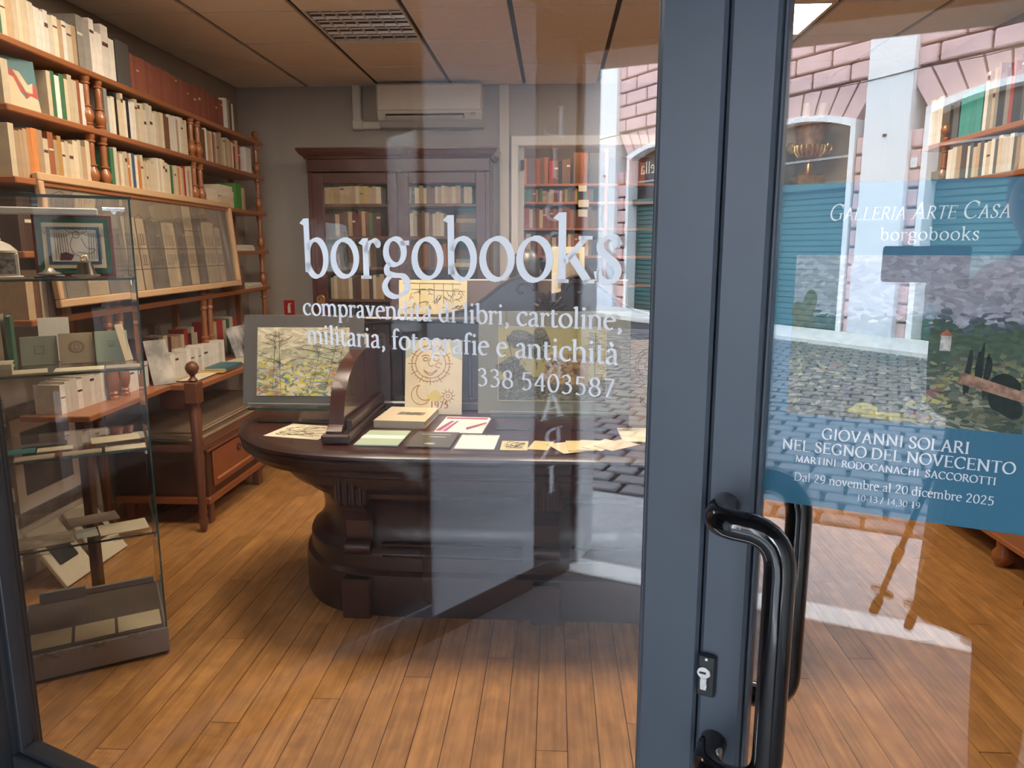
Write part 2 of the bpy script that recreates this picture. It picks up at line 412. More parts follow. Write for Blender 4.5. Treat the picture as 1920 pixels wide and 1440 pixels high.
# ------------------------------------------------------------------ floor of narrow bamboo planks
def plank_mat():
    m = bpy.data.materials.new('bamboo_planks'); m.use_nodes = True
    nt = m.node_tree; N = nt.nodes; L = nt.links; b = N['Principled BSDF']
    b.inputs['Roughness'].default_value = .34
    oi = N.new('ShaderNodeObjectInfo'); tc = N.new('ShaderNodeTexCoord')
    ad = N.new('ShaderNodeVectorMath'); ad.operation = 'ADD'
    ml = N.new('ShaderNodeMath'); ml.operation = 'MULTIPLY'; ml.inputs[1].default_value = 37.0
    L.new(oi.outputs['Random'], ml.inputs[0]); L.new(tc.outputs['Object'], ad.inputs[0]); L.new(ml.outputs[0], ad.inputs[1])
    mp = N.new('ShaderNodeMapping'); mp.inputs['Scale'].default_value = (70, 2.2, 1)
    L.new(ad.outputs[0], mp.inputs['Vector'])
    n1 = N.new('ShaderNodeTexNoise'); n1.inputs['Scale'].default_value = 1.0; n1.inputs['Detail'].default_value = 5
    L.new(mp.outputs[0], n1.inputs['Vector'])
    mp2 = N.new('ShaderNodeMapping'); mp2.inputs['Scale'].default_value = (18, 9, 1)
    L.new(ad.outputs[0], mp2.inputs['Vector'])
    n2 = N.new('ShaderNodeTexNoise'); n2.inputs['Scale'].default_value = 1.0; n2.inputs['Detail'].default_value = 3
    L.new(mp2.outputs[0], n2.inputs['Vector'])
    rp = N.new('ShaderNodeValToRGB')
    e = rp.color_ramp.elements
    e[0].position = .25; e[0].color = (.38, .165, .046, 1); e[1].position = .75; e[1].color = (.60, .31, .10, 1)
    L.new(n1.outputs['Fac'], rp.inputs['Fac'])
    r2 = N.new('ShaderNodeMapRange'); r2.inputs['From Min'].default_value = .35; r2.inputs['From Max'].default_value = .65
    r2.inputs['To Min'].default_value = .8; r2.inputs['To Max'].default_value = 1.08
    L.new(n2.outputs['Fac'], r2.inputs['Value'])
    r3 = N.new('ShaderNodeMapRange'); r3.inputs['To Min'].default_value = .85; r3.inputs['To Max'].default_value = 1.13
    L.new(oi.outputs['Random'], r3.inputs['Value'])
    m1 = N.new('ShaderNodeMath'); m1.operation = 'MULTIPLY'
    L.new(r2.outputs[0], m1.inputs[0]); L.new(r3.outputs[0], m1.inputs[1])
    mx = N.new('ShaderNodeMix'); mx.data_type = 'RGBA'; mx.blend_type = 'MULTIPLY'; mx.inputs['Factor'].default_value = 1
    L.new(rp.outputs['Color'], mx.inputs['A']); L.new(m1.outputs[0], mx.inputs['B'])
    L.new(mx.outputs['Result'], b.inputs['Base Color'])
    return m
M_plank = plank_mat()
def ydoor(x): return DO.y - (x - DO.x) * math.tan(ANG)
XL, XR, YB, ZT = -2.44, 2.44, 5.88, 2.72
floor = obj('floor', MB().prism([(XL, ydoor(XL)), (XR, ydoor(XR)), (XR, YB + 1.6), (XL, YB + 1.6)], -.08, -.0125), mat('floor_screed', (.06, .03, .012), .9))
tag(floor, 'warm orange bamboo plank floor of the shop', kind='structure')
PW, PL = .096, 1.85
plank_me = BB(0, PW - .0022, 0, PL - .003, -.012, 0, b=.0012).mesh('plank', M_plank)
k = 0; x = XL
while x < XR - .02:
    y = ydoor(x) + .03 - ((k * .618) % 1.0) * PL
    while y < YB - .05:
        y0 = max(y, ydoor(x) + .03); y1 = min(y + PL, YB)
        if y1 - y0 > .06:
            o = link('plank', plank_me, floor, loc=(x, y0, 0)); o.scale = (1, (y1 - y0 - .003) / (PL - .003), 1)
        y += PL
    k += 1; x += PW
obj('back_room_boards', B(-.6, XR, YB, YB + 1.6, -.0124, -.002), mat('back_room_boards', (.36, .16, .05), .4, var=.2, scale=3, stretch=(12, 1, 1)), floor)

# ------------------------------------------------------------------ suspended ceiling
ceil = obj('ceiling', B(XL, XR, ydoor(XR), YB, ZT + .012, ZT + .10), M_gap)
tag(ceil, 'suspended shop ceiling of beige tiles in a dark metal grid', kind='structure')
GX = [XL + .0] + [-1.88 + .548 * i for i in range(8)] + [XR]
GY = [5.87 - .6 * i for i in range(10)][::-1]
LAMPS = [(6, 4.07), (2, 2.87), (4, 2.87), (1, 2.27)]
def cell(i, y): return any(j == i and abs(yy - y) < .05 for j, yy in LAMPS)
for i in range(len(GX) - 1):
    for j in range(len(GY) - 1):
        x0, x1, y0, y1 = GX[i], GX[i + 1], GY[j], GY[j + 1]
        if cell(i, y0) or (i == 2 and abs(y0 - 4.07) < .05): continue
        if y1 < ydoor(x0) - .2: continue
        obj('tile', BB(x0 + .014, x1 - .014, y0 + .0075, y1 - .0075, ZT - .006, ZT + .012, b=.002), M_tile, ceil)

M_led = mat('led_diffuser', (1.0, .84, .66), .5, emit=43.0)
LAMP_LABEL = ['lit square ceiling panel towards the cabinet with the gilt urn', 'lit square ceiling panel over the rounded end of the counter', 'lit square ceiling panel over the fan of letters', 'added unseen fill panel over the glass display case']
for (i, y0), lb in zip(LAMPS, LAMP_LABEL):
    t = thing('ceiling_light_panel', lb, 'light panel', loc=(GX[i], y0, ZT), group='lit ceiling panels')  # the one at i == 1 is an added unseen fill panel
    w = GX[i + 1] - GX[i]
    f = MB()
    f.box(.01, w - .01, .005, .03, -.006, .01); f.box(.01, w - .01, .57, .595, -.006, .01)
    f.box(.01, .032, .03, .57, -.006, .01); f.box(w - .032, w - .01, .03, .57, -.006, .01)
    obj('frame', f, mat('white_lacquer', (.8, .78, .74), .4), t)
    obj('diffuser', B(.032, w - .032, .03, .57, .0, .008), M_led if i != 1 else mat('fill_diffuser_dim', (1.0, .84, .66), .5, emit=11.0), t)  # the dim one is an unseen fill light added for the display case
# louvred tube fitting, switched off
t = thing('louvre_light', 'square mirror-louvre ceiling light with four rows of cells', 'ceiling light', loc=(GX[2], 4.07, ZT))
w = GX[3] - GX[2]; M_lou = mat('silver_louvre', (.78, .76, .74), .35, .35)
f = MB(); f.box(.012, w - .012, .006, .016, -.004, .05); f.box(.012, w - .012, .584, .594, -.004, .05)
f.box(.012, .022, .016, .584, -.004, .05); f.box(w - .022, w - .012, .016, .584, -.004, .05)
obj('frame', f, mat('white_lacquer'), t)
obj('reflector', B(.022, w - .022, .016, .584, .0165, .05), mat('lamp_reflector', (.80, .78, .76), .4, .3), t)
for q in range(4):
    yc = .016 + .568 * (q + .5) / 4
    obj('tube', MB().tube([(.03, yc, .010), (w - .03, yc, .010)], .006, 8), mat('lamp_tube', (.85, .84, .82), .3), t, smooth=True)
for q in range(1, 4):
    yc = .016 + .568 * q / 4
    obj('louvre', MB().prism([(yc - .005, .015), (yc, -.002), (yc + .005, .015)], .022, w - .022, 'x'), M_lou, t)
for q in range(1, 7):
    xc = .022 + (w - .044) * q / 7
    obj('louvre_blade', MB().prism([(xc - .004, .014), (xc, -.001), (xc + .004, .014)], .016, .584, 'y'), M_lou, t)

# ------------------------------------------------------------------ shop walls
def struct(name, mb, m, label, **k): return tag(obj(name, mb, m, **k), label, kind='structure')
struct('wall_left', B(XL - .15, XL, ydoor(XL) - .6, YB + .15, -.08, ZT + .1), M_wall, 'long grey-beige shop wall behind the spindle shelves')
struct('wall_right', B(XR, XR + .15, ydoor(XR) - .6, YB + 1.7, -.08, ZT + .1), M_wall, 'shop wall behind the shelves by the poster')
wb = MB(); wb.box(XL, -.30, YB, YB + .12, -.08, ZT + .1); wb.box(.95, XR, YB, YB + .12, -.08, ZT + .1); wb.box(-.30, .95, YB, YB + .12, 2.30, ZT + .1)
struct('wall_back', wb, M_wall, 'back wall with the doorway to the second book room')
M_cream = mat('cream_paint', (.66, .60, .50), .6)
struct('trim_3', B(XL, XL + .012, 2.1, 3.66, 0, .775), mat('cream_dado', (.70, .63, .53), .7), 'cream dado panel low on the wall behind the display case')
struct('trim_1', B(-.42, -.35, YB - .035, YB, 0, ZT), M_cream, 'cream vertical casing strip beside the dark bookcase')
# white steel doorway frame
df = tag(link('door_2', None, loc=(0, YB, 0)), 'white framed doorway to the second book room', kind='structure')
M_frame = mat('white_frame_paint', (.74, .72, .66), .4)
obj('jamb', BB(-.335, -.28, -.05, .13, 0, 2.345, b=.006), M_frame, df); obj('jamb', BB(.90, .955, -.05, .13, 0, 2.345, b=.006), M_frame, df)
obj('lintel', BB(-.335, .955, -.052, .13, 2.27, 2.345, b=.006), M_frame, df)
obj('reveal', B(-.28, -.24, .02, .12, 0, 2.27), mat('grey_frame_paint', (.50, .48, .44), .5), df)
obj('hinge', BB(-.262, -.236, -.03, .02, 2.10, 2.17, b=.003), M_rub, df)
# second room shell
M_w2 = mat('back_room_wall', (.62, .52, .40), .9)
struct('wall_far', B(-.7, XR, YB + 1.6, YB + 1.7, -.08, ZT), M_w2, 'far wall of the second book room')
struct('wall_side', B(-.8, -.7, YB + .12, YB + 1.7, -.08, ZT), M_w2, 'side wall of the second book room')
struct('ceiling_far', B(-.8, XR, YB + .12, YB + 1.7, ZT - .1, ZT), M_w2, 'ceiling of the second book room')
t = thing('ceiling_light_panel', 'lit square ceiling panel in the second book room', 'light panel', loc=(.0, YB + .28, ZT - .1), group='lit ceiling panels')
obj('diffuser', B(0, .5, 0, .35, -.012, 0), mat('led_warm', (1.0, .72, .44), .5, emit=13.0), t)
# front wall of the shop, in the plane of the glass
fw = MB()
fw.box(-3.6, -1.80, -.06, .06, 0, ZT + .1); fw.box(.83, 3.0, -.06, .06, 0, ZT + .1); fw.box(-1.80, .83, -.06, .06, 2.40, ZT + .1)
struct('wall_front', fw, mat('front_wall_paint', (.30, .28, .26), .8), 'shop front wall around the glass entrance', frame=D)

# ------------------------------------------------------------------ glazed entrance: fixed pane and door leaf
win = tag(link('window_1', None, frame=D), 'wide fixed shop pane with the white shop name', kind='structure')
M_anth_shade = mat('anthracite_paint_shaded', (.016, .017, .021), .4)  # same anthracite paint, with the dim corner's shade put into its colour
def leafstile(x0, x1, par, nm='stile', m=None):
    return obj(nm, BB(x0, x1, -.034, .034, .0, 2.40, b=.004), m or M_anth, par)
leafstile(-.2465, -.1735, win); leafstile(-1.80, -1.717, win, m=M_anth_shade)
obj('bottom_rail', BB(-1.717, -.2465, -.034, .034, 0.0, .353, b=.004), M_anth_shade, win)
obj('top_rail', BB(-1.717, -.2465, -.034, .034, 2.31, 2.40, b=.004), M_anth, win)
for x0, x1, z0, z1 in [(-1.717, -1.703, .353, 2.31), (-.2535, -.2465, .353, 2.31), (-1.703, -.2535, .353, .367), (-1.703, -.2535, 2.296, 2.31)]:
    obj('glazing_bead', BB(x0, x1, -.018, .018, z0, z1, b=.002), M_anth if x0 > -1 else M_anth_shade, win)
pane = obj('pane', B(-1.712, -.250, -.004, .004, .358, 2.305), M_pane, win)
Yo = -.0045
lettering('lettering', 'borgobooks', -.8044, -.2906, 1.4592, M_white, pane, Yo, sy=1.13, bold=1.14)
lettering('lettering', 'compravendita di libri, cartoline,', -.808, -.2904, 1.4005, M_white, pane, Yo, bold=1.25)
lettering('lettering', 'militaria, fotografie e antichit\u00e0', -.802, -.2944, 1.3570, M_white, pane, Yo, bold=1.25)
lettering('lettering', '338 5403587', -.500, -.2973, 1.3140, M_white, pane, Yo, bold=1.12, track=.02)
door = tag(link('door_1', None, frame=D), 'dark grey metal shop door leaf with a black pull handle', kind='structure')
leafstile(-.171, -.1185, door); leafstile(.75, .83, door)
obj('weather_seal', B(-.1735, -.171, -.02, .03, 0, 2.40), M_rub, door)
obj('bottom_rail', BB(-.1185, .75, -.034, .034, 0.0, .353, b=.004), M_anth, door)
obj('top_rail', BB(-.1185, .75, -.034, .034, 2.31, 2.40, b=.004), M_anth, door)
for x0, x1, z0, z1 in [(-.1185, -.1125, .353, 2.31), (.738, .75, .353, 2.31), (-.1125, .738, .353, .367), (-.1125, .738, 2.296, 2.31)]:
    obj('glazing_bead', BB(x0, x1, -.018, .018, z0, z1, b=.002), M_anth, door)
obj('pane', B(-.115, .744, -.004, .004, .358, 2.305), M_pane, door)
# pull handles, outside and inside
def handle(sgn, name):
    zt, zb, x0, x1, st = 1.203, .893, -.149, -.078, .062
    pts = [(x0, sgn * .034, zt), (x0, sgn * (.034 + st * .55), zt)]
    def bend(a, b, c, n=7):
        a, b, c = Vector(a), Vector(b), Vector(c)
        return [tuple((a * (1 - t) + b * t) * (1 - t) + (b * (1 - t) + c * t) * t) for t in [i / n for i in range(n + 1)]]
    yo = sgn * (.034 + st)
    pts += bend((x0, sgn * (.034 + st * .55), zt), (x0, yo, zt), (x0 + .030, yo, zt))[1:]
    pts += bend((x0 + .030, yo, zt), (x1, yo, zt), (x1, yo, zt - .045))[0:]
    pts += bend((x1, yo, zb + .045), (x1, yo, zb), (x0 + .030, yo, zb))
    pts += bend((x0 + .030, yo, zb), (x0, yo, zb), (x0, sgn * (.034 + st * .55), zb))[1:]
    pts += [(x0, sgn * .034, zb)]
    h = obj(name, MB().tube(pts, .0168, 18), M_blk, door, smooth=True)
handle(-1, 'pull_handle'); handle(1, 'pull_handle')
lk = obj('lock_plate', BB(-.1725, -.149, -.041, -.034, .955, 1.012, b=.003), mat('black_plate', (.012, .013, .016), .35), door)
RX = Matrix.Rotation(PI / 2, 4, 'X')
cy = MB().lathe([(.0085, 0), (.0085, .004), (.0075, .005)], n=20, M=Matrix.Translation((-.163, -.041, .990)) @ RX)
cy.bevbox(-.1675, -.1585, -.045, -.041, .966, .990, b=.001)
cyl = obj('lock_cylinder', cy, M_chrome, lk, smooth=True)
obj('keyhole', B(-.168, -.160, -.0466, -.0458, .9888, .9912), M_rub, cyl)
obj('screw', MB().lathe([(.0018, 0), (.0018, .0008)], n=10, M=Matrix.Translation((-.161, -.041, 1.006)) @ RX), M_chrome, lk)

# ------------------------------------------------------------------ exhibition poster behind the door glass
M_teal = mat('poster_teal', (.022, .145, .235), .45)
def dab_mat(name, stops, palette, split, scale, amp=.16, stretch=(1, 1, 1), seed=0.0, fade=.12):
    """a picture in brush dabs: bands of colour from bottom to top above the split, a mixed palette below it"""
    m = bpy.data.materials.new(name); m.use_nodes = True
    nt = m.node_tree; N = nt.nodes; L = nt.links; b = N['Principled BSDF']; b.inputs['Roughness'].default_value = .6
    tc = N.new('ShaderNodeTexCoord')
    mp = N.new('ShaderNodeMapping'); mp.inputs['Location'].default_value = (seed, seed * 2, seed); mp.inputs['Scale'].default_value = stretch
    L.new(tc.outputs['Generated'], mp.inputs['Vector'])
    nz = N.new('ShaderNodeTexNoise'); nz.inputs['Scale'].default_value = 5; nz.inputs['Detail'].default_value = 4; L.new(mp.outputs[0], nz.inputs['Vector'])
    wv = N.new('ShaderNodeVectorMath'); wv.operation = 'MULTIPLY_ADD'; wv.inputs[1].default_value = (.12, 0, .12)
    L.new(nz.outputs['Color'], wv.inputs[0]); L.new(mp.outputs[0], wv.inputs[2])
    vo = N.new('ShaderNodeTexVoronoi'); vo.inputs['Scale'].default_value = scale; L.new(wv.outputs[0], vo.inputs['Vector'])
    sp = N.new('ShaderNodeSeparateColor'); L.new(vo.outputs['Color'], sp.inputs[0])
    sx = N.new('ShaderNodeSeparateXYZ'); L.new(tc.outputs['Generated'], sx.inputs[0])
    def ramp(st, fac, const=False):
        rp = N.new('ShaderNodeValToRGB'); e = rp.color_ramp.elements
        if const: rp.color_ramp.interpolation = 'CONSTANT'
        while len(e) < len(st): e.new(.5)
        for q, (p, c) in zip(e, st): q.position = p; q.color = (*c, 1)
        L.new(fac, rp.inputs['Fac']); return rp.outputs['Color']
    a1 = N.new('ShaderNodeMath'); a1.operation = 'SUBTRACT'; a1.inputs[1].default_value = .5; L.new(sp.outputs[0], a1.inputs[0])
    a2 = N.new('ShaderNodeMath'); a2.operation = 'MULTIPLY_ADD'; a2.inputs[1].default_value = amp; L.new(a1.outputs[0], a2.inputs[0]); L.new(sx.outputs['Z'], a2.inputs[2])
    A = ramp(stops, a2.outputs[0])
    nb = N.new('ShaderNodeTexNoise'); nb.inputs['Scale'].default_value = 3.2; nb.inputs['Detail'].default_value = 2; L.new(mp.outputs[0], nb.inputs['Vector'])
    a3 = N.new('ShaderNodeMath'); a3.operation = 'MULTIPLY_ADD'; a3.inputs[1].default_value = .45; L.new(sp.outputs[1], a3.inputs[0])
    a4 = N.new('ShaderNodeMapRange'); a4.inputs['From Min'].default_value = .35; a4.inputs['From Max'].default_value = .65; a4.inputs['To Max'].default_value = .55
    L.new(nb.outputs['Fac'], a4.inputs['Value']); L.new(a4.outputs[0], a3.inputs[2])
    Bc = ramp(palette, a3.outputs[0], True)
    mr = N.new('ShaderNodeMapRange'); mr.inputs['From Min'].default_value = split - fade; mr.inputs['From Max'].default_value = split + fade; mr.inputs['To Min'].default_value = 1; mr.inputs['To Max'].default_value = 0
    L.new(a2.outputs[0], mr.inputs['Value'])
    mx = N.new('ShaderNodeMix'); mx.data_type = 'RGBA'; L.new(mr.outputs[0], mx.inputs['Factor']); L.new(A, mx.inputs['A']); L.new(Bc, mx.inputs['B'])
    m2 = N.new('ShaderNodeMix'); m2.data_type = 'RGBA'; m2.blend_type = 'MULTIPLY'; m2.inputs['Factor'].default_value = 1
    r2 = N.new('ShaderNodeMapRange'); r2.inputs['To Min'].default_value = .72; r2.inputs['To Max'].default_value = 1.22; L.new(sp.outputs[2], r2.inputs['Value'])
    L.new(mx.outputs['Result'], m2.inputs['A']); L.new(r2.outputs[0], m2.inputs['B']); L.new(m2.outputs['Result'], b.inputs['Base Color'])
    MATS[name] = m
    return m
post = obj('exhibition_poster', BB(-.1135, .159, .0052, .0062, 1.2045, 1.5715, b=.0003), M_teal, frame=D)
tag(post, 'teal art exhibition poster with a garden painting behind the door glass', 'poster')
yp = .0050
pic = obj('painting_print', B(-.0925, .1377, .0050, .0053, 1.3125, 1.4945),
    dab_mat('garden_painting', [(.0, (.05, .07, .05)), (.30, (.04, .09, .05)), (.42, (.02, .06, .04)), (.50, (.07, .12, .06)), (.58, (.035, .075, .05)), (.63, (.09, .11, .15)), (.67, (.40, .40, .44)), (.78, (.27, .27, .31)), (.88, (.40, .39, .43)), (1, (.33, .34, .39))],
            [(0, (.035, .045, .035)), (.14, (.09, .11, .06)), (.30, (.18, .18, .12)), (.42, (.05, .075, .05)), (.55, (.34, .32, .22)), (.66, (.12, .14, .10)), (.80, (.42, .38, .12)), (.90, (.30, .13, .11))], .34, 34, .13, (1, 1, 1.5), 2.7), post)
def blob(cx, cz, rx, rz, seed, n=22, rough=.25):
    r = random.Random(seed); ph = [r.uniform(0, 6.28) for _ in range(4)]
    out = []
    for i in range(n):
        a = 2 * PI * i / n; k = 1 + rough * sum(math.sin((j + 2) * a + ph[j]) / (j + 1.5) for j in range(4)); out.append((cx + rx * k * math.cos(a), cz + rz * k * math.sin(a)))
    return out
def patch(name, polys, col, parent, y0, y1, var=.45):
    mb = MB()
    for p in polys: mb.prism(p, y0, y1, 'y')
    return obj(name, mb, mat('paint_%02x%02x%02x' % tuple(int(c * 255) for c in col), col, .7, var=var, scale=160), parent)
PY = (.0047, .0050)
patch('painted_tree', [blob(.010, 1.400, .016, .026, 1, 40, .22)], (.022, .075, .055), pic, *PY)
patch('painted_tree', [blob(.118, 1.352, .018, .020, 5, 40, .3)], (.008, .020, .014), pic, *PY)
patch('painted_tree', [blob(-.080, 1.432, .011, .022, 14, 40, .4)], (.13, .115, .06), pic, *PY)
for q_, (cx_, cz_) in enumerate([(.084, 1.372), (.094, 1.382), (.101, 1.372)]): patch('painted_cypress', [blob(cx_, cz_, .0032, .022, 20 + q_, 26, .3)], (.008, .018, .014), pic, *PY)
patch('painted_flower_bed', [blob(-.002, 1.322, .026, .007, 9, 46, .5)], (.46, .40, .11), pic, *PY)
patch('painted_house', [[(.056, 1.395), (.066, 1.395), (.066, 1.411), (.056, 1.411)]], (.60, .56, .50), pic, .0045, .0050)
patch('painted_roof', [[(.054, 1.411), (.068, 1.411), (.061, 1.418)]], (.42, .13, .07), pic, .0045, .0050)
patch('painted_wall', [[(.075, 1.362), (.137, 1.345), (.137, 1.356), (.078, 1.374)]], (.36, .20, .13), pic, .0045, .0050)
for tx, x0, x1, z, kw in [('Galleria Arte Casa', -.0625, .1055, 1.5318, dict(slant=.20, smallcaps=True, bold=.95)), ('borgobooks', -.0100, .0812, 1.5098, dict(track=.05)),
        ('GIOVANNI SOLARI', -.0530, .0935, 1.2862, dict(bold=1.35)), ('NEL SEGNO DEL NOVECENTO', -.0950, .1362, 1.2694, dict(bold=1.35)),
        ('MARTINI  RODOCANACHI  SACCOROTTI', -.0795, .1204, 1.2556, dict(bold=1.45)), ('Dal 29 novembre al 20 dicembre 2025', -.0797, .1210, 1.2331, dict(bold=1.1)),
        ('10-13 / 14,30-19', -.0115, .0530, 1.2187, dict(bold=1.05))]:
    lettering('lettering', tx, x0, x1, z, M_ink, post, .0049, depth=.0002, sy=1.28 if tx[0] == 'G' and tx[1] == 'a' else 1.12, **kw)
# ------------------------------------------------------------------ entrance recess between the door and the street
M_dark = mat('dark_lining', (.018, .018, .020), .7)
M_gstone = mat('grey_marble', (.42, .43, .45), .45, var=.12, scale=5)
M_marble = mat('white_marble', (.90, .90, .89), .35, var=.06, scale=7)
struct('floor_recess', B(-1.86, 1.9, -2.2, -.06, -.08, -.002), mat('entrance_stone', (.13, .125, .13), .8, var=.12, scale=8), 'grey stone floor of the entrance recess', frame=D)
th = struct('trim_2', BB(-1.30, 1.70, -2.37, -2.2, -.08, .004, b=.004), M_marble, 'white marble threshold strip across the entrance recess', frame=D)
for u in (-.52, .40): obj('stud', MB().lathe([(.035, .004), (.035, .006), (.03, .007)], cx=u, cy=-2.285, n=20), mat('worn_bronze', (.20, .17, .14), .5), th)
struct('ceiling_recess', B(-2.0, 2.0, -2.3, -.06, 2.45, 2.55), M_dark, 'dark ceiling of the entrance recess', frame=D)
LS = math.hypot(.62, 2.3)
V = (dpt(-1.86, 0), -ANG + math.atan2(-2.3, .62))
vw = tag(link('window_2', None, frame=V), 'display window along the side of the entrance recess', kind='structure')
obj('frame_post', BB(-.02, .20, -.03, .13, 0, 2.45, b=.004), mat('post_shade_black', (.010, .011, .013), .5), vw)  # post widened and blackened to deepen the shade in this corner
obj('rail', BB(.06, 1.42, -.03, .03, .10, .16, b=.004), M_anth, vw); obj('rail', BB(.06, 1.42, -.03, .03, 2.25, 2.45, b=.004), M_anth, vw)
obj('pane', B(.06, 1.42, -.004, .004, .16, 2.25), M_clear, vw)
obj('grey_panel', BB(1.42, 2.035, -.03, .022, .10, 2.45, b=.006), mat('grey_enamel', (.40, .42, .48), .5), vw)
obj('sign_panel', BB(2.035, 2.305, -.03, .020, .10, 2.45, b=.004), mat('dark_sign_panel', (.012, .012, .014), .45), vw)
obj('skirting', BB(0, 2.305, -.02, .018, 0, .10, b=.003), mat('dark_skirting', (.02, .019, .02), .4), vw)
for ch, z in zip('LIBRI RARI', [1.965 - .1712 * i for i in range(10)]):
    if ch == ' ': continue
    wd = GL[ch][0] * .185 * 1.45
    link('lettering', letter_mesh('lettering', text_mb(ch, wd, sy=.69, bold=1.15), mat('pale_blue_letters', (.78, .83, .90), .5), .001), vw, W, (2.150 + wd / 2, .0212, z), (0, 0, PI))
# inside of that display window
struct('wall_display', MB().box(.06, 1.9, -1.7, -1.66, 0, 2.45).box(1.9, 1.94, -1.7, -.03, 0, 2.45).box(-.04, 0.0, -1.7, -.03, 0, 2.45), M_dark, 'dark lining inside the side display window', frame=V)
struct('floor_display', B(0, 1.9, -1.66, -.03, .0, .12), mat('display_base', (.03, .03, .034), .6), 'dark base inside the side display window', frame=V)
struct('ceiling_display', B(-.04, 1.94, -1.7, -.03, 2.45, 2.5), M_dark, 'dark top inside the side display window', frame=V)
sb = obj('display_riser', BB(.45, 1.80, -1.5, -1.25, .12, .26, b=.004), mat('pale_blue_card', (.50, .62, .80), .6), frame=V)
tag(sb, 'pale blue riser strip lying inside the side display window', 'riser')
sb = obj('display_board', BB(.12, .62, -1.60, -1.58, .12, 1.35, b=.004), mat('pale_blue_card'), frame=V)
tag(sb, 'pale blue board standing at the back of the side display window', 'board')
# corner stone, other side wall, own house front
struct('wall_jamb', BB(-1.36, -1.24, -2.52, -2.30, 0, 2.335, b=.01), M_gstone, 'grey marble corner at the mouth of the entrance recess', frame=D)
struct('wall_recess', MB().prism([(1.55, -2.3), (1.9, -.06), (2.0, -.06), (2.0, -2.3)], 0, 2.45), mat('recess_plaster', (.45, .44, .42), .8), 'plastered side wall of the entrance recess', frame=D)
hf = MB(); hf.box(-7, -1.34, -2.62, -2.45, 0, 6); hf.box(1.55, 6.0, -2.62, -2.3, 0, 6); hf.box(-1.34, 1.55, -2.62, -2.30, 2.335, 6)
struct('wall_street', hf, mat('own_front_plaster', (.50, .46, .42), .85, var=.08, scale=2), 'plaster street front of the bookshop house', frame=D)

# ------------------------------------------------------------------ street
M_slab = mat('granite_slab', (.27, .275, .29), .75, var=.22, scale=22, bump=.25, detail=8)
side = struct('sidewalk', B(-9, 9, -3.4, -2.37, -.10, -.012), mat('slab_joint', (.06, .06, .062), .9), 'granite slab pavement before the bookshop', frame=D)
for q in range(-6, 5):
    obj('slab', BB(q * 1.05 + .45, q * 1.05 + 1.49, -3.395, -2.38, -.012, 0, b=.004), M_slab, side)
road = struct('street', B(-16, 9, -24, -3.4, -.12, -.030), mat('sand_joint', (.018, .017, .018), .95), 'street paved with grey stone setts', frame=D)
M_sett = mat('grey_sett', (.105, .105, .118), .6, var=.3, scale=4, bump=.3)
SU, SN = .235, .20
sett = [BB(0, SU - .03, 0, SN - .03, -.04, 0, b=.012).mesh('sett', M_sett) for _ in range(1)]
spots = []
for j in range(48):
    n0 = 3.42 + j * SN
    for i in range(-44, 16):
        u0 = i * SU + (j % 2) * SU * .5 + random.uniform(-.006, .006)
        c = u0 / (n0 + .9)
        if -.62 < c < .22: spots.append((n0, u0))
near = [s for s in spots if s[0] < 7.2]; near.sort(); near = near[:295]
far = [s for s in spots if s not in set(near)]
for n0, u0 in near:
    link('sett', sett[0], road, loc=(u0, -n0 - SN, random.uniform(-.004, .004)), rot=(random.uniform(-.012, .012), random.uniform(-.012, .012), 0))
fm = MB()
for n0, u0 in far: fm.box(u0, u0 + SU - .03, -n0 - SN, -n0 - .03, -.04, random.uniform(-.005, .004))
tag(obj('sett_paving', fm, M_sett, road), kind='stuff')

# ------------------------------------------------------------------ pink rusticated house across the street
M_pink = mat('pink_plaster', (.56, .385, .375), .85, var=.10, scale=3, bump=.1)
M_joint = mat('pink_joint', (.17, .11, .11), .9)
M_pil = mat('white_pilaster', (.80, .82, .83), .6, var=.06, scale=2)
M_shut = mat('green_shutter', (.018, .085, .080), .45, var=.12, scale=2)
house = tag(obj('arcaded_house', B(-9.6, 5.2, -.6, -.30, 0, 8.2), M_joint, frame=F), 'pink rusticated house front across the street with arched green shutters', 'house')
OPEN = [(-7.0, -4.75, 3.66), (-3.30, -.79, 3.60), (.66, 3.25, 3.60)]
CH = .31
def block(s0, s1, z0, z1):
    obj('stone_block', BB(s0 + .019, s1 - .019, -.31, 0, z0 + .019, z1 - .019, b=.022), M_pink, house)
def fill(a, b, z0, z1, off):
    w = .79; s = -9.6 + off
    while s < b:
        p, q = max(s, a), min(s + w, b)
        if q - p > .12: block(p, q, z0, z1)
        s += w
for c in range(21):
    z0 = c * CH; z1 = z0 + CH; off = (c % 2) * .395 - .79
    if z1 <= 3.61:
        for a, b in [(-9.6, -7.10), (-4.65, -3.40), (-.69, .56), (3.35, 5.2)]: fill(a, b, z0, z1, off)
    elif z0 >= 4.30: fill(-9.6, 5.2, z0, z1, off)
for a, b in [(-9.6, -7.75), (3.75, 5.2)]:
    for z0 in (3.72, 4.03): fill(a, b, z0, z0 + .29, 0)
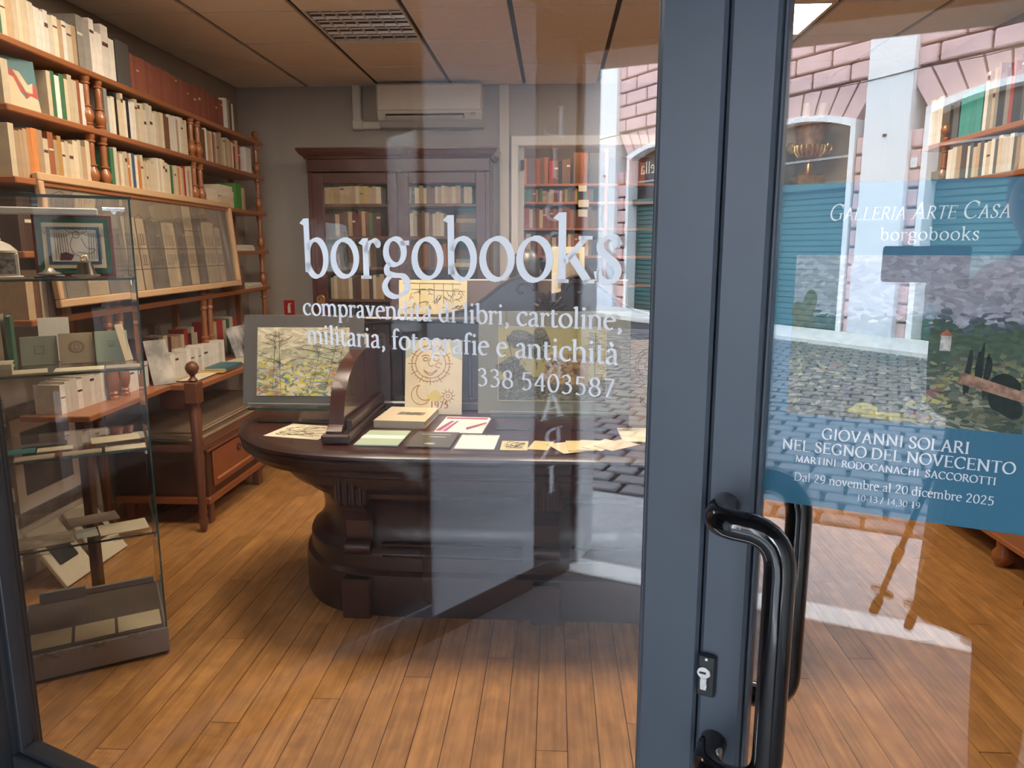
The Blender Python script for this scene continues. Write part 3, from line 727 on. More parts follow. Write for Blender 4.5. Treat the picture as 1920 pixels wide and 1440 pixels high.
for (a, b, zs) in OPEN:
    c, h = (a + b) / 2, (b - a) / 2 + .10; R_ = .22
    zc = lambda s: zs + .10 + R_ * (1 - ((s - c) / h) ** 2)
    nv = 9
    for i in range(nv):
        s0 = c - h + 2 * h * i / nv + .018; s1 = c - h + 2 * h * (i + 1) / nv - .018
        t0 = c + (s0 - c) * 1.28; t1 = c + (s1 - c) * 1.28
        obj('voussoir', MB().prism([(s0, zc(s0)), (s1, zc(s1)), (t1, 4.31), (t0, 4.31)], -.31, 0, 'y'), M_pink, house)
    tr = MB(); zi = lambda s: zs + R_ * (1 - ((s - c) / (h - .10)) ** 2)
    N_ = 12; hi = h - .10
    for i in range(N_):
        s0, s1 = c - hi + 2 * hi * i / N_, c - hi + 2 * hi * (i + 1) / N_
        q0, q1 = c - h + 2 * h * i / N_, c - h + 2 * h * (i + 1) / N_
        tr.prism([(s0, zi(s0)), (s1, zi(s1)), (q1, zc(q1)), (q0, zc(q0))], -.28, .03, 'y')
    tr.box(a - .10, a, -.28, .03, 0, zs + .01); tr.box(b, b + .10, -.28, .03, 0, zs + .01)
    tr.prism([(a - .10, zs + .0), (a, zs), (a, zs + .02), (a - .10, zs + .10)], -.28, .03, 'y'); tr.prism([(b + .10, zs), (b, zs), (b, zs + .02), (b + .10, zs + .10)], -.28, .03, 'y')
    obj('stone_surround', tr, M_pil, house)
    fl = obj('fanlight', B(a, b, -.27, -.25, 2.70, zs + .25), mat('fanlight_glass', (.012, .014, .014), .25), house)
    obj('mullion', B(a, b, -.25, -.22, 3.12, 3.16), mat('grey_mullion', (.30, .31, .31), .5), fl)
    obj('shutter_box', BB(a, b, -.29, -.10, 2.58, 2.72, b=.01), M_shut, house)
    sh = obj('roller_shutter', B(a, b, -.29, -.275, 0, 2.58), M_shut, house)
    slat_me = BB(a, b, -.275, -.235, .004, .104, b=.012).mesh('slat', M_shut)
    for i in range(23): link('slat', slat_me, sh, loc=(0, 0, .04 + i * .109))
lettering('lettering', 'Novella', 0, 1.25, 3.32, mat('gilt_letters', (.82, .72, .52), .5), house, 0.0, mirror=True, depth=.002).location = (-6.9, -.245, 3.32)
for a, b in [(-8.35, -7.48), (-4.45, -3.62), (-.48, .34), (3.45, 4.3)]:
    p = obj('pilaster', BB(a, b, -.30, .09, 1.28, 7.0, b=.01), M_pil, house)
    obj('pilaster_base', BB(a - .02, b + .02, -.30, .11, 0, 1.28, b=.01), mat('blue_grey_stone', (.52, .56, .62), .6, var=.10, scale=3), p)
    obj('anchor', MB().lathe([(.025, 0), (.025, .03)], n=10, M=Matrix.Translation(((a + b) / 2, .09, 3.35)) @ Matrix.Rotation(-PI / 2, 4, 'X')), M_rub, p)
obj('cable', MB().tube([(-9.6 + 1.0 * i, .105, 4.29 - .03 * (i % 2)) for i in range(15)], .009, 6), M_rub, house)
sg = thing('no_parking_sign', 'white no-parking sign on the pale pilaster across the street', 'sign', frame=F, loc=(.30, .115, 1.0))
obj('plate', BB(-.14, .14, 0, .006, 0, .52, b=.002), mat('white_sign_enamel', (.82, .82, .82), .4), sg)
TY = Matrix.Translation((0, .006, .34)) @ Matrix.Rotation(-PI / 2, 4, 'X')
obj('red_ring', MB().lathe([(.105, 0), (.105, .001)], n=28, M=TY), mat('sign_red', (.5, .03, .03), .5), sg)
obj('blue_disc', MB().lathe([(.080, .001), (.080, .002)], n=28, M=TY), mat('sign_blue', (.05, .14, .40), .5), sg)
obj('red_bar', MB().box(-.085, .085, .008, .0088, -.013, .013, M=Matrix.Translation((0, 0, .34)) @ Matrix.Rotation(PI / 4, 4, 'Y')), mat('sign_red'), sg)
pl = thing('house_number_plaque', 'small white house number plaque beside the pilaster', 'plaque', frame=F, loc=(.43, .01, 2.80))
obj('plate', BB(-.055, .055, 0, .01, 0, .15, b=.003), mat('white_sign_enamel'), pl)
lettering('lettering', '21', 0, .07, 0, mat('sign_blue'), pl, mirror=True, depth=.001).location = (-.035, .0115, .05)
struct('sidewalk_far', B(-16, 9, 0, 1.5, -.12, .06), mat('pale_kerb', (.62, .62, .61), .7, var=.08, scale=2), 'pale stone pavement along the pink house', frame=F)
# ------------------------------------------------------------------ woods, papers, books
M_cherry = mat('cherry_wood', (.34, .125, .045), .38, var=.22, scale=5, stretch=(1, .12, 1), coat=.2)
M_cherryv = mat('turned_cherry_wood', (.33, .12, .042), .32, var=.18, scale=8, stretch=(1, 1, .3), coat=.3)
M_mahog = mat('dark_mahogany', (.026, .007, .005), .38, var=.30, scale=4, stretch=(.2, 1, 1), coat=.15)
M_mahogv = mat('dark_mahogany_upright', (.036, .010, .007), .33, var=.30, scale=4, stretch=(1, 1, .15), coat=.2)
M_bcase = mat('red_mahogany', (.090, .026, .015), .30, var=.25, scale=4, stretch=(1, 1, .15), coat=.4)
M_bcaseh = mat('red_mahogany_rail', (.075, .022, .013), .28, var=.25, scale=4, stretch=(.15, 1, 1), coat=.4)
M_walnut = mat('walnut_wood', (.15, .055, .025), .4, var=.25, scale=5, stretch=(1, .15, 1))
M_orange = mat('orange_cedar', (.42, .14, .045), .4, var=.2, scale=5, stretch=(.15, 1, 1))
M_cover = mat('book_cover', objcol=True, var=.10, scale=30, rough=.6)
M_pages = mat('book_pages', (.62, .53, .38), .9, var=.08, scale=120, stretch=(4, .1, .1))
M_paper = mat('cream_paper', (.72, .64, .46), .85, var=.05, scale=9)
M_pwhite = mat('white_paper', (.80, .76, .68), .85, var=.03, scale=9)
M_label = mat('spine_label_paper', (.70, .62, .48), .8)
M_labeld = mat('spine_label_dark', (.10, .035, .03), .6)
M_gold = mat('gilt_brass', (.62, .38, .11), .28, 1.0, var=.2, scale=40)
PAL = {
 'cream': (.62, .52, .36), 'ivory': (.70, .62, .47), 'white': (.74, .70, .62), 'tan': (.45, .31, .18), 'ochre': (.50, .28, .08),
 'red': (.42, .045, .03), 'rust': (.36, .12, .05), 'brown': (.17, .085, .045), 'dark brown': (.075, .038, .024), 'maroon': (.13, .022, .022),
 'grey': (.30, .28, .25), 'dark grey': (.085, .08, .075), 'black': (.02, .018, .018), 'green': (.05, .16, .075), 'teal': (.03, .27, .23),
 'blue': (.05, .10, .20), 'pink': (.55, .30, .28), 'orange': (.58, .22, .06), 'brick red': (.26, .085, .055), 'sage': (.36, .38, .26), 'gold': (.48, .33, .12)}
def ordinal(n):
    s = 'th' if 10 <= n % 100 <= 20 else {1: 'st', 2: 'nd', 3: 'rd'}.get(n % 10, 'th'); return '%d%s' % (n, s)
def book_mb(t, h, d):
    c = .0022; mb = MB()
    mb.box(0, t, 0, c, 0, h); mb.box(0, c, c, d, 0, h); mb.box(t - c, t, c, d, 0, h)
    mb.box(c, t - c, c, d - .004, .003, h - .003, 1)
    return mb
def book(name, label, group, t, h, d, loc, rot, colour, lab=None, cat='book', frame=W, col=None):
    o = obj(name, book_mb(t, h, d), [M_cover, M_pages], loc=loc, rot=rot, frame=frame)
    o.color = (*(col or PAL[colour]), 1); tag(o, label, cat, group)
    if lab: obj('spine_label', B(t * .08, t * .92, -.0006, 0, h * lab[0], h * lab[1]), lab[2], o)
    return o
def row(kind, pal, length, hr, tr, dr, place, rotz, where, group, seed, endword, plabel=.25, lean=True):
    """books side by side; place(s) gives the point of the shelf at distance s from its start"""
    r = random.Random(seed); s = 0.0; i = 1; ks = list(pal)
    while s < length - tr[0]:
        t = min(r.uniform(*tr), length - s); h = r.uniform(*hr); c = r.choices(ks, [pal[k] for k in ks])[0]
        base = PAL[c]; k = r.uniform(.82, 1.15); col = tuple(min(1, v * k) for v in base)
        lab = None
        if r.random() < plabel * .55:
            a = r.uniform(.50, .86); lab = (a, a + r.uniform(.03, .10), M_labeld if sum(base) > .9 else M_label)
        nm = 'paperback' if kind == 'paperback' else ('leather_bound_book' if kind == 'leather-bound book' else 'hardback_book')
        book(nm, '%s %s, %s from %s, %s' % (c, kind, ordinal(i), endword, where), group, t - .0008, h, r.uniform(*dr), place(s), (0, 0, rotz), c, lab, col=col)
        s += t; i += 1
    return s

# ------------------------------------------------------------------ tall spindle shelves along the wall
SH = [2.268, 2.027, 1.770, 1.495, 1.235]
Y0s, Y1s, XF = 2.74, 5.55, -2.12
_before = set(o.name for o in bpy.data.objects)
sh = thing('spindle_shelf', 'long cherry-wood wall shelves carried on pairs of turned spindles', 'shelf', loc=(0, 0, 0))
for z in SH: obj('shelf_board', BB(XL + .08, XF, Y0s, Y1s, z - .026, z, b=.004), M_cherry, sh)
def spindle_prof(h, r=.022):
    return [(r * f, h * q) for f, q in [(1.0, 0), (1.0, .03), (.72, .05), (.95, .075), (.72, .10), (1.05, .16), (1.25, .22), (1.15, .30), (.75, .38), (.70, .40), (.98, .415), (.98, .435), (.70, .45), (.66, .60), (.74, .78), (.66, .84), (.98, .855), (.98, .88), (.70, .90), (.92, .93), (.95, 1.0)]]
PAIRS = [3.31, 3.41, 4.37, 4.46]
tiers = [(SH[1], SH[0]), (SH[2], SH[1]), (SH[3], SH[2]), (SH[4], SH[3]), (.812, SH[4])]
for zb, zt in tiers:
    me = MB().lathe(spindle_prof(zt - .026 - zb)).mesh('spindle', M_cherryv, True)
    for y in PAIRS + [5.46]: link('spindle', me, sh, loc=(XF - .026, y, zb))
    mr = B(-.018, .018, -.018, .018, 0, zt - .026 - zb).mesh('rear_post', M_cherry)
    for y in (3.36, 4.42, 5.46): link('rear_post', mr, sh, loc=(XL + .10, y, zb))
obj('finial', MB().lathe([(.02, SH[0]), (.024, SH[0] + .01), (.012, SH[0] + .02), (.022, SH[0] + .035), (.024, SH[0] + .05), (.014, SH[0] + .066), (.002, SH[0] + .07)], XF - .026, 5.46), M_cherryv, sh, smooth=True)
obj('shelf_board', BB(XL + .08, XF + .06, 2.95, Y1s, .786, .812, b=.004), M_cherry, sh)
for y in (2.97, 5.5): obj('leg', BB(XF - .02, XF + .02, y, y + .04, 0, .786, b=.004), mat('dark_leg_wood', (.06, .024, .013), .4, var=.2, scale=5), sh)

LW = PI / 2
def lw(z, y0): return lambda s: (XF - .022, y0 + s, z)
# top shelf
E_ = 'the door end'
row('paperback', {'ivory': 5, 'cream': 4, 'white': 3, 'green': .4, 'tan': .6}, .52, (.150, .178), (.026, .042), (.13, .16), lw(SH[0], 2.76), LW, 'top wall shelf, pale group', 'pale paperbacks on the top wall shelf', 11, E_)
row('paperback', {'white': 4, 'grey': 2, 'dark grey': 1, 'cream': 1}, .30, (.185, .235), (.035, .06), (.15, .19), lw(SH[0], 3.28), LW, 'top wall shelf, tall group', 'tall volumes on the top wall shelf', 12, E_)
b_ = book('box_file', 'dark grey box file among the books on the top wall shelf', None, .12, .20, .18, (XF - .02, 3.59, SH[0]), (0, 0, LW), 'dark grey', cat='box file')
row('hardback', {'brick red': 1}, 1.18, (.160, .172), (.026, .036), (.15, .16), lw(SH[0], 3.72), LW, 'top wall shelf, red set', 'matching brick-red set on the top wall shelf', 13, E_, .1)
row('paperback', {'grey': 1, 'white': 1, 'dark grey': 1}, .16, (.17, .20), (.03, .04), (.14, .16), lw(SH[0], 4.92), LW, 'top wall shelf past the red set', 'books past the red set', 14, E_)
# second shelf
row('paperback', {'white': 2, 'ochre': 1, 'green': .5, 'cream': 2}, .06, (.16, .19), (.025, .04), (.13, .15), lw(SH[1], 2.76), LW, 'second wall shelf, nearest group', 'books on the second wall shelf', 15, E_)
fo = obj('picture_book', MB().bevbox(0, .155, 0, .014, 0, .195, b=.002), mat('picture_cover_teal', (.04, .16, .17), .5), loc=(XF - .075, 2.83, SH[1] + .001), rot=(math.radians(-5), 0, math.radians(70)))
tag(fo, 'picture book facing out with a teal, red and cream cover', 'book')
for nm, poly, cc in [('cover_print', [(.0, .0), (.155, .0), (.15, .05), (.12, .06), (.10, .045), (.08, .07), (.06, .12), (.03, .13), (.02, .09), (.0, .05)], (.62, .50, .32)), ('cover_print', [(.10, .045), (.12, .06), (.15, .05), (.150, .10), (.135, .11), (.13, .07), (.105, .075)], (.42, .06, .04)), ('cover_print', [(.01, .10), (.02, .145), (.06, .15), (.08, .12), (.11, .06), (.08, .07), (.06, .12), (.03, .13)], (.42, .06, .04)), ('cover_print', [(.06, .148), (.085, .145), (.115, .10), (.135, .11), (.13, .07), (.10, .065), (.078, .11)], (.62, .50, .32))]:
    obj(nm, MB().prism(poly, -.0009, -.0002, 'y'), mat('cover_%02d' % int(cc[0] * 100), cc, .6), fo)
row('paperback', {'green': .6, 'cream': 4, 'tan': 1.5, 'rust': .6, 'white': 2, 'brown': .5}, .26, (.16, .195), (.022, .036), (.13, .15), lw(SH[1], 3.03), LW, 'second wall shelf, before the spindles', 'books on the second wall shelf', 16, E_, .45)
row('paperback', {'white': 3, 'cream': 3, 'brown': .6, 'ivory': 2, 'black': .35, 'tan': .6, 'grey': .6}, .88, (.155, .205), (.022, .036), (.13, .15), lw(SH[1], 3.45), LW, 'second wall shelf, between spindle pairs', 'books on the second wall shelf', 17, E_, .3)
row('paperback', {'tan': 1.5, 'brown': 1, 'cream': 2, 'grey': 1.2, 'white': 1, 'red': .2, 'dark grey': .4}, .62, (.165, .20), (.02, .034), (.13, .15), lw(SH[1], 4.51), LW, 'second wall shelf, past the far spindles', 'books on the second wall shelf', 18, E_, .3)
book('paperback', 'white volume with its cover turned out at the end of the second shelf', None, .10, .17, .14, (XF - .02, 5.24, SH[1]), (0, 0, LW), 'white')
# third shelf
row('paperback', {'ochre': 2, 'tan': 2, 'cream': 3, 'orange': 1, 'rust': 1.2, 'sage': .4, 'teal': .2}, .54, (.165, .20), (.022, .038), (.13, .15), lw(SH[2], 2.76), LW, 'third wall shelf, before the spindles', 'books on the third wall shelf', 19, E_, .3)
row('paperback', {'cream': 3, 'ivory': 2.5, 'orange': .8, 'red': .6, 'green': .35, 'rust': .6, 'tan': 1, 'black': .25, 'blue': .2}, .88, (.165, .205), (.018, .032), (.13, .15), lw(SH[2], 3.46), LW, 'third wall shelf, above the framed print', 'books on the third wall shelf', 20, E_, .25)

def lying_mb(L, d, t):
    c = .0022; mb = MB()
    mb.box(0, L, 0, d, 0, c); mb.box(0, L, 0, d, t - c, t); mb.box(0, L, 0, c, c, t - c)
    mb.box(.003, L - .003, c, d - .004, c, t - c, 1)
    return mb
def lying(name, label, group, L, d, t, loc, rotz, colour=None, cat='book', frame=W, cover=None, parent=None):
    o = obj(name, lying_mb(L, d, t), [cover or M_cover, M_pages], loc=loc, rot=(0, 0, rotz), frame=frame)
    if colour: o.color = (*PAL[colour], 1)
    return tag(o, label, cat, group)
def stack(name, fmt, group, items, x, y, z, rotz):
    """lying books on top of one another, lowest first: (length, depth, thickness, colour, shift)"""
    n = len(items)
    for i, (L, d, t, c, sx) in enumerate(items):
        pos = 'lowest' if i == 0 else 'topmost' if i == n - 1 else ordinal(i + 1) + ' lowest'
        lying(name, fmt % (pos, c), group, L, d, t, (x, y + sx, z), rotz, c); z += t + .0004
stack('lying_volume', '%s %s volume in the nearer lying stack on the third shelf', 'lying volumes on the third wall shelf', [(.17, .13, .035, 'ivory', 0), (.175, .13, .03, 'ivory', -.005), (.16, .13, .034, 'ivory', .01)], XF - .02, 4.53, SH[2], LW)
stack('lying_volume', '%s %s volume in the farther lying stack on the third shelf', 'lying volumes on the third wall shelf', [(.22, .15, .034, 'ivory', 0), (.21, .15, .036, 'cream', .01), (.225, .15, .034, 'ivory', 0), (.215, .15, .032, 'ivory', -.01)], XF - .02, 4.74, SH[2], LW)
book('hardback_book', 'bright green book upright beside the lying stacks', None, .10, .17, .13, (XF - .03, 5.03, SH[2]), (0, 0, LW), 'green', col=(.07, .26, .04))
book('hardback_book', 'tan book at the far end of the third wall shelf', None, .04, .15, .13, (XF - .03, 5.16, SH[2]), (0, 0, LW), 'tan')
# lower shelves beside the framed print
stack('lying_volume', '%s %s booklet in the small stack on the fourth shelf', 'booklets on the fourth wall shelf', [(.26, .14, .014, 'white', 0), (.25, .14, .012, 'ivory', .01), (.22, .13, .012, 'white', .015)], XF - .02, 5.05, SH[3], LW)
book('hardback_book', 'gold and yellow booklet standing on the fourth wall shelf', None, .07, .09, .09, (XF - .06, 4.99, SH[3] + .0), (0, 0, LW), 'gold')
book('hardback_book', 'dark brown book standing on the fifth wall shelf', None, .09, .16, .13, (XF - .03, 5.0, SH[4]), (0, 0, LW), 'brown')
stack('lying_volume', '%s %s paper bundle on the fifth shelf', 'papers on the fifth wall shelf', [(.30, .14, .018, 'cream', 0), (.20, .12, .014, 'white', .08)], XF - .02, 5.12, SH[4], LW)
row('hardback', {'black': 2, 'dark brown': 2, 'brown': 1}, .9, (.15, .19), (.03, .05), (.12, .14), lw(SH[3], 2.76), LW, 'fourth wall shelf behind the display case', 'books on the fourth wall shelf', 21, E_)
row('paperback', {'tan': 2, 'cream': 2, 'brown': 1}, .30, (.15, .19), (.03, .045), (.12, .14), lw(SH[4], 2.76), LW, 'fifth wall shelf behind the display case', 'books on the fifth wall shelf', 22, E_)
# large framed print of old houses leaning on the shelves
M_pine = mat('pine_moulding', (.62, .40, .22), .5, var=.12, scale=5, stretch=(1, .1, 1))
fr = thing('framed_print', 'long framed print of old town houses in a pale pine moulding', 'framed print', loc=(XF + .035, 2.86, 1.272), rot=(0, math.radians(-4.5), 0))
LY, HZ = 1.97, .525
obj('moulding', BB(-.012, .014, 0, LY, 0, .032, b=.004), M_pine, fr); obj('moulding', BB(-.012, .014, 0, LY, HZ - .032, HZ, b=.004), M_pine, fr)
obj('moulding', BB(-.012, .014, 0, .032, .032, HZ - .032, b=.004), M_pine, fr); obj('moulding', BB(-.012, .014, LY - .032, LY, .032, HZ - .032, b=.004), M_pine, fr)
obj('print_sheet', B(-.010, -.006, .032, LY - .032, .032, HZ - .032), mat('aged_engraving', (.36, .29, .21), .8, var=.25, scale=7, col2=(.22, .18, .14)), fr)
r = random.Random(5); facs = []; lines = []
def ypl(p): return [(y, z) for y, z in p]
pa = MB(); pb = MB()
yy = .08
while yy < LY - .2:
    w = r.uniform(.08, .19); hh = r.uniform(.32, .44); base = .035
    tgt = pa if r.random() < .55 else pb
    tgt.add([(-.0055, yy, base), (-.0055, yy + w, base), (-.0055, yy + w, base + hh), (-.0055, yy, base + hh)], [(0, 1, 2, 3)])
    for q in range(1, int(hh / .10)):
        z0 = base + q * .10; lines += [[(yy, z0), (yy + w, z0)]]
        for c in (.25, .5, .75): lines += [[(yy + w * c - .008, z0 + .02), (yy + w * c - .008, z0 + .07), (yy + w * c + .008, z0 + .07), (yy + w * c + .008, z0 + .02), (yy + w * c - .008, z0 + .02)]]
    lines += [[(yy, base), (yy, base + hh), (yy + w / 2, base + hh + .02), (yy + w, base + hh), (yy + w, base)]]
    yy += w + r.uniform(0, .012)
obj('printed_houses', pa, mat('engraving_light', (.50, .40, .28), .8, var=.15, scale=9), fr); obj('printed_houses', pb, mat('engraving_dark', (.22, .19, .16), .8, var=.2, scale=9), fr)
lm = strokes_mb(lines, .0035); lm.v = [(-.005, a, c) for a, b, c in lm.v]
obj('engraved_lines', lm, mat('sepia_ink', (.10, .075, .05), .8), fr)
obj('glazing', B(-.003, -.001, .03, LY - .03, .03, HZ - .03), M_case, fr)

# the wall shelves stand a little askew, closer to the wall at their far end
_rz = Matrix.Translation((-2.12, 5.4, 0)) @ Matrix.Rotation(math.radians(2.8), 4, 'Z') @ Matrix.Translation((2.12, -5.4, 0))
for o in list(bpy.data.objects):
    if o.name not in _before and o.parent is None:
        o.location = _rz @ o.location
        o.rotation_euler = (Matrix.Rotation(math.radians(2.8), 3, 'Z') @ o.rotation_euler.to_matrix()).to_euler()
# ------------------------------------------------------------------ table with ball finials, print chest and folders
tb = thing('library_table', 'walnut table with turned posts and ball finials under the wall shelves', 'table', loc=(0, 0, 0))
TX0, TX1, TY0, TY1, TZ = -2.05, -1.84, 3.70, 5.25, .812
obj('table_top', BB(XF + .065, TX1, TY0, TY1, TZ - .03, TZ, b=.004), M_cherry, tb)
obj('apron', BB(XF + .07, TX1 - .03, TY0 + .01, TY0 + .03, TZ - .13, TZ - .03, b=.003), mat('dark_red_wood', (.09, .022, .014), .35, var=.2, scale=5), tb)
def post_prof():
    return [(.012, 0), (.018, .02), (.026, .06), (.018, .09), (.023, .11), (.020, .13), (.024, .30), (.030, .42), (.024, .45), (.030, .47), (.026, .50), (.032, .66), (.024, .69), (.032, .71)]
for (px, py) in [(TX1 - .035, TY0 + .035), (TX1 - .035, TY1 - .04), (-2.36, TY0 - .03)]:
    lg = obj('turned_post', MB().lathe(post_prof(), px, py), M_walnut, tb, smooth=True)
    obj('post_block', BB(px - .036, px + .036, py - .036, py + .036, .71, TZ + .012, b=.006), M_walnut, lg)
    obj('ball_finial', MB().lathe([(.020, TZ + .012), (.026, TZ + .02), (.013, TZ + .035), (.012, TZ + .045), (.026, TZ + .058), (.034, TZ + .078), (.034, TZ + .09), (.026, TZ + .108), (.010, TZ + .118), (.001, TZ + .12)], px, py), M_walnut, lg, smooth=True)
obj('lower_shelf', BB(XL + .02, TX1 - .02, TY0 + .05, TY1, .44, .47, b=.004), M_walnut, tb)
M_chest = mat('polished_cedar', (.30, .088, .028), .35, var=.22, scale=5, stretch=(1, .15, 1), coat=.3)
ch = thing('print_chest', 'low polished wooden chest with a panelled front under the table', 'chest', loc=(0, 0, 0))
obj('body', BB(XL + .04, TX1 - .045, 3.84, 4.62, .15, .44, b=.006), mat('chest_wood_shaded', (.075, .028, .014), .45, var=.2, scale=5), ch)  # brown wood with the shade under the table put into its colour
obj('lid_moulding', BB(XL + .03, TX1 - .025, 3.82, 4.64, .415, .44, b=.006), M_chest, ch)
fp = obj('front_panel', BB(TX1 - .046, TX1 - .035, 3.90, 4.56, .20, .40, b=.004), M_chest, ch)
obj('moulding', BB(TX1 - .038, TX1 - .028, 3.93, 4.53, .23, .245, b=.003), mat('light_edge_wood', (.48, .19, .08), .35), fp)
obj('ring_pull', MB().tube([(TX1 - .030, 4.23 + .018 * math.cos(a * PI / 6), .345 + .018 * math.sin(a * PI / 6)) for a in range(12)], .003, 6, closed=True), M_rub, fp, smooth=True)
obj('plinth', BB(XL + .03, TX1 - .03, 3.82, 4.64, .12, .16, b=.006), M_chest, ch)
for py in (3.86, 4.55):
    for px in (XL + .06, TX1 - .10): obj('foot', BB(px, px + .05, py, py + .05, 0, .12, b=.006), M_walnut, ch)
fo_ = random.Random(9)
for i in range(5):
    z0 = .4705 + i * .0125
    o = obj('print_folder', BB(XL + .05, TX1 - .06 - fo_.uniform(0, .06), 3.80 + fo_.uniform(0, .05), 4.95 + fo_.uniform(-.2, .2), z0, z0 + .0115, b=.003), mat('folder_board_%d' % i, [(.36, .25, .15), (.30, .21, .13), (.50, .38, .22), (.44, .31, .19), (.40, .28, .17)][i], .8, var=.1, scale=6))
    tag(o, ['lowest', 'second lowest', 'middle', 'second topmost', 'topmost'][i] + ' worn print folder on the shelf over the wooden chest', 'folder', 'print folders under the table')
# crate in the dark behind the chest
cr = thing('storage_crate', 'dark wicker crate on the floor beyond the wooden chest', 'crate', loc=(-2.18, 4.82, 0))
obj('basket', BB(-.16, .16, -.14, .22, 0, .24, b=.01), mat('dark_wicker', (.07, .045, .03), .8, var=.4, scale=40, bump=.6), cr)
obj('rim', MB().box(-.17, .17, -.15, -.13, .23, .26).box(-.17, .17, .21, .23, .23, .26).box(-.17, -.15, -.13, .21, .23, .26).box(.15, .17, -.13, .21, .23, .26), mat('dark_wicker'), cr)
# papers on the table top
def sheet(name, label, x0, x1, y0, y1, z, m, t=.002, rot=0, group=None, cat='paper'):
    cx, cy = (x0 + x1) / 2, (y0 + y1) / 2
    o = obj(name, BB(x0 - cx, x1 - cx, y0 - cy, y1 - cy, 0, t, b=t * .3), m, loc=(cx, cy, z), rot=(0, 0, rot)); return tag(o, label, cat, group)
TP = TZ + .0005
M_kraft = mat('kraft_paper', (.42, .31, .19), .85, var=.08, scale=6)
M_yell = mat('yellow_folder', (.62, .36, .05), .7)
M_teal2 = mat('teal_cover', (.05, .15, .17), .5, var=.15, scale=12)
sheet('paper_folder', 'wide kraft paper folder spread over the walnut table', -2.04, -1.92, 3.80, 4.75, TP, M_kraft, .004, .0, cat='folder')
sheet('loose_print', 'cream sheet at the near corner of the walnut table', -1.98, -1.885, 3.78, 4.05, TP + .005, M_paper, .002, .03)
sheet('paper_folder', 'yellow folder under the teal book on the walnut table', -2.0, -1.86, 4.05, 4.32, TP + .005, M_yell, .006, .05, cat='folder')
lying('teal_book', 'teal and dark green book lying on the yellow folder', None, .24, .13, .016, (-1.85, 4.09, TP + .0115), PI / 2 + .05, None, cover=M_teal2)
sheet('loose_print', 'cream sheet lying beyond the teal book on the walnut table', -2.02, -1.87, 4.42, 4.70, TP + .005, M_paper, .002, -.04)
# white paperbacks standing on the low board
bn = {'white': 1}
row('paperback', bn, .70, (.125, .140), (.034, .055), (.10, .12), lambda s: (XF + .045, 2.98 + s, .812), LW, 'low board behind the display case', 'white slipcased paperbacks on the low board', 31, E_, .6)
row('paperback', bn, .68, (.130, .145), (.034, .055), (.08, .09), lambda s: (XF + .10, 3.775 + s, .8165), LW, 'walnut table by the ball finial', 'white paperbacks on the walnut table', 32, E_, .6)
row('hardback', {'tan': 2, 'red': 4, 'cream': 2, 'maroon': 1, 'dark brown': 1}, .60, (.19, .235), (.035, .05), (.09, .10), lambda s: (XF - .06, 3.86 + s, .812), LW, 'behind the white paperbacks', 'books behind the white paperbacks', 33, E_, .1)
row('hardback', {'rust': 1, 'cream': 1, 'green': 2, 'red': 2}, .42, (.22, .25), (.04, .06), (.10, .12), lambda s: (XF - .06, 4.60 + s, .812), LW, 'board under the far spindles', 'books under the far spindles', 34, E_, .1)
ab = obj('art_book', BB(-.02, .02, 0, .26, 0, .20, b=.003), mat('ink_blot_cover', (.75, .73, .70), .6, col2=(.02, .02, .02), scale=9, detail=6), loc=(XF + .105, 4.64, .818), rot=(0, math.radians(-18), 0))
tag(ab, 'art book with a black and white blotted cover leaning on the table', 'book')
mg = obj('magazine', BB(-.003, .003, 0, .12, 0, .24, b=.001), mat('photo_cover', (.20, .19, .17), .5, col2=(.62, .58, .50), scale=8), loc=(XF + .075, 3.66, .812), rot=(0, math.radians(-20), math.radians(-35)))
tag(mg, 'curling photo magazine at the end of the white paperbacks', 'magazine')
# framed photograph hung low on the wall behind the display case
ph = thing('framed_photograph', 'dark photograph in a white mount and silver frame on the wall', 'framed picture', loc=(XL + .004, 3.05, .25))
M_silver = mat('tarnished_silver', (.24, .21, .18), .4, .6, var=.3, scale=20)
for a, b_, c, d in [(0, .60, 0, .06), (0, .60, .50, .56), (0, .06, .06, .50), (.54, .60, .06, .50)]: obj('moulding', BB(0, .028, a, b_, c, d, b=.008), M_silver, ph)
obj('mount', B(0, .010, .06, .54, .06, .50), M_pwhite, ph)
obj('photograph', B(.010, .0115, .13, .47, .13, .43), mat('dark_photo', (.07, .065, .06), .5, col2=(.16, .15, .14), scale=4), ph)
# ------------------------------------------------------------------ glass display case
CL = math.atan2(.533, .846)
CF = (Vector((-1.432, 2.52, 0)), CL)         # x from the far corner towards the door glass is negative, +y away from the window
WC, DC = .48, .46
case = thing('display_case', 'tall glass display case on a grey plinth with five glass shelves', 'display case', frame=CF)
M_plinth = mat('grey_plinth', (.30, .265, .25), .5, var=.04, scale=4)
obj('plinth', BB(-WC, 0, 0, DC, .012, .108, b=.003), M_plinth, case)
obj('kick', B(-WC + .03, -.03, .03, DC - .03, 0, .012), M_rub, case)
obj('tray', B(-WC + .012, -.012, .012, DC - .012, .108, .112), mat('tray_lining', (.10, .085, .075), .7), case)
obj('front_pane', B(-WC + .004, -.004, .004, .009, .112, 1.668), M_case, case)
obj('side_pane', B(-.009, -.004, .010, DC - .010, .112, 1.668), M_case, case)
obj('side_pane', B(-WC + .004, -WC + .009, .010, DC - .010, .112, 1.668), M_case, case)
obj('top_pane', B(-WC, 0, 0, DC, 1.668, 1.676), M_case, case)
obj('edge_strip', MB().box(-.0095, -.0035, .0035, .0095, .108, 1.668).box(-WC, 0, -.001, .002, 1.667, 1.677).box(-.002, .001, 0, DC, 1.667, 1.677), M_edge, case)
obj('edge_strip', MB().box(-.0095, -.0035, DC - .01, DC - .004, .108, 1.668), M_edge, case)
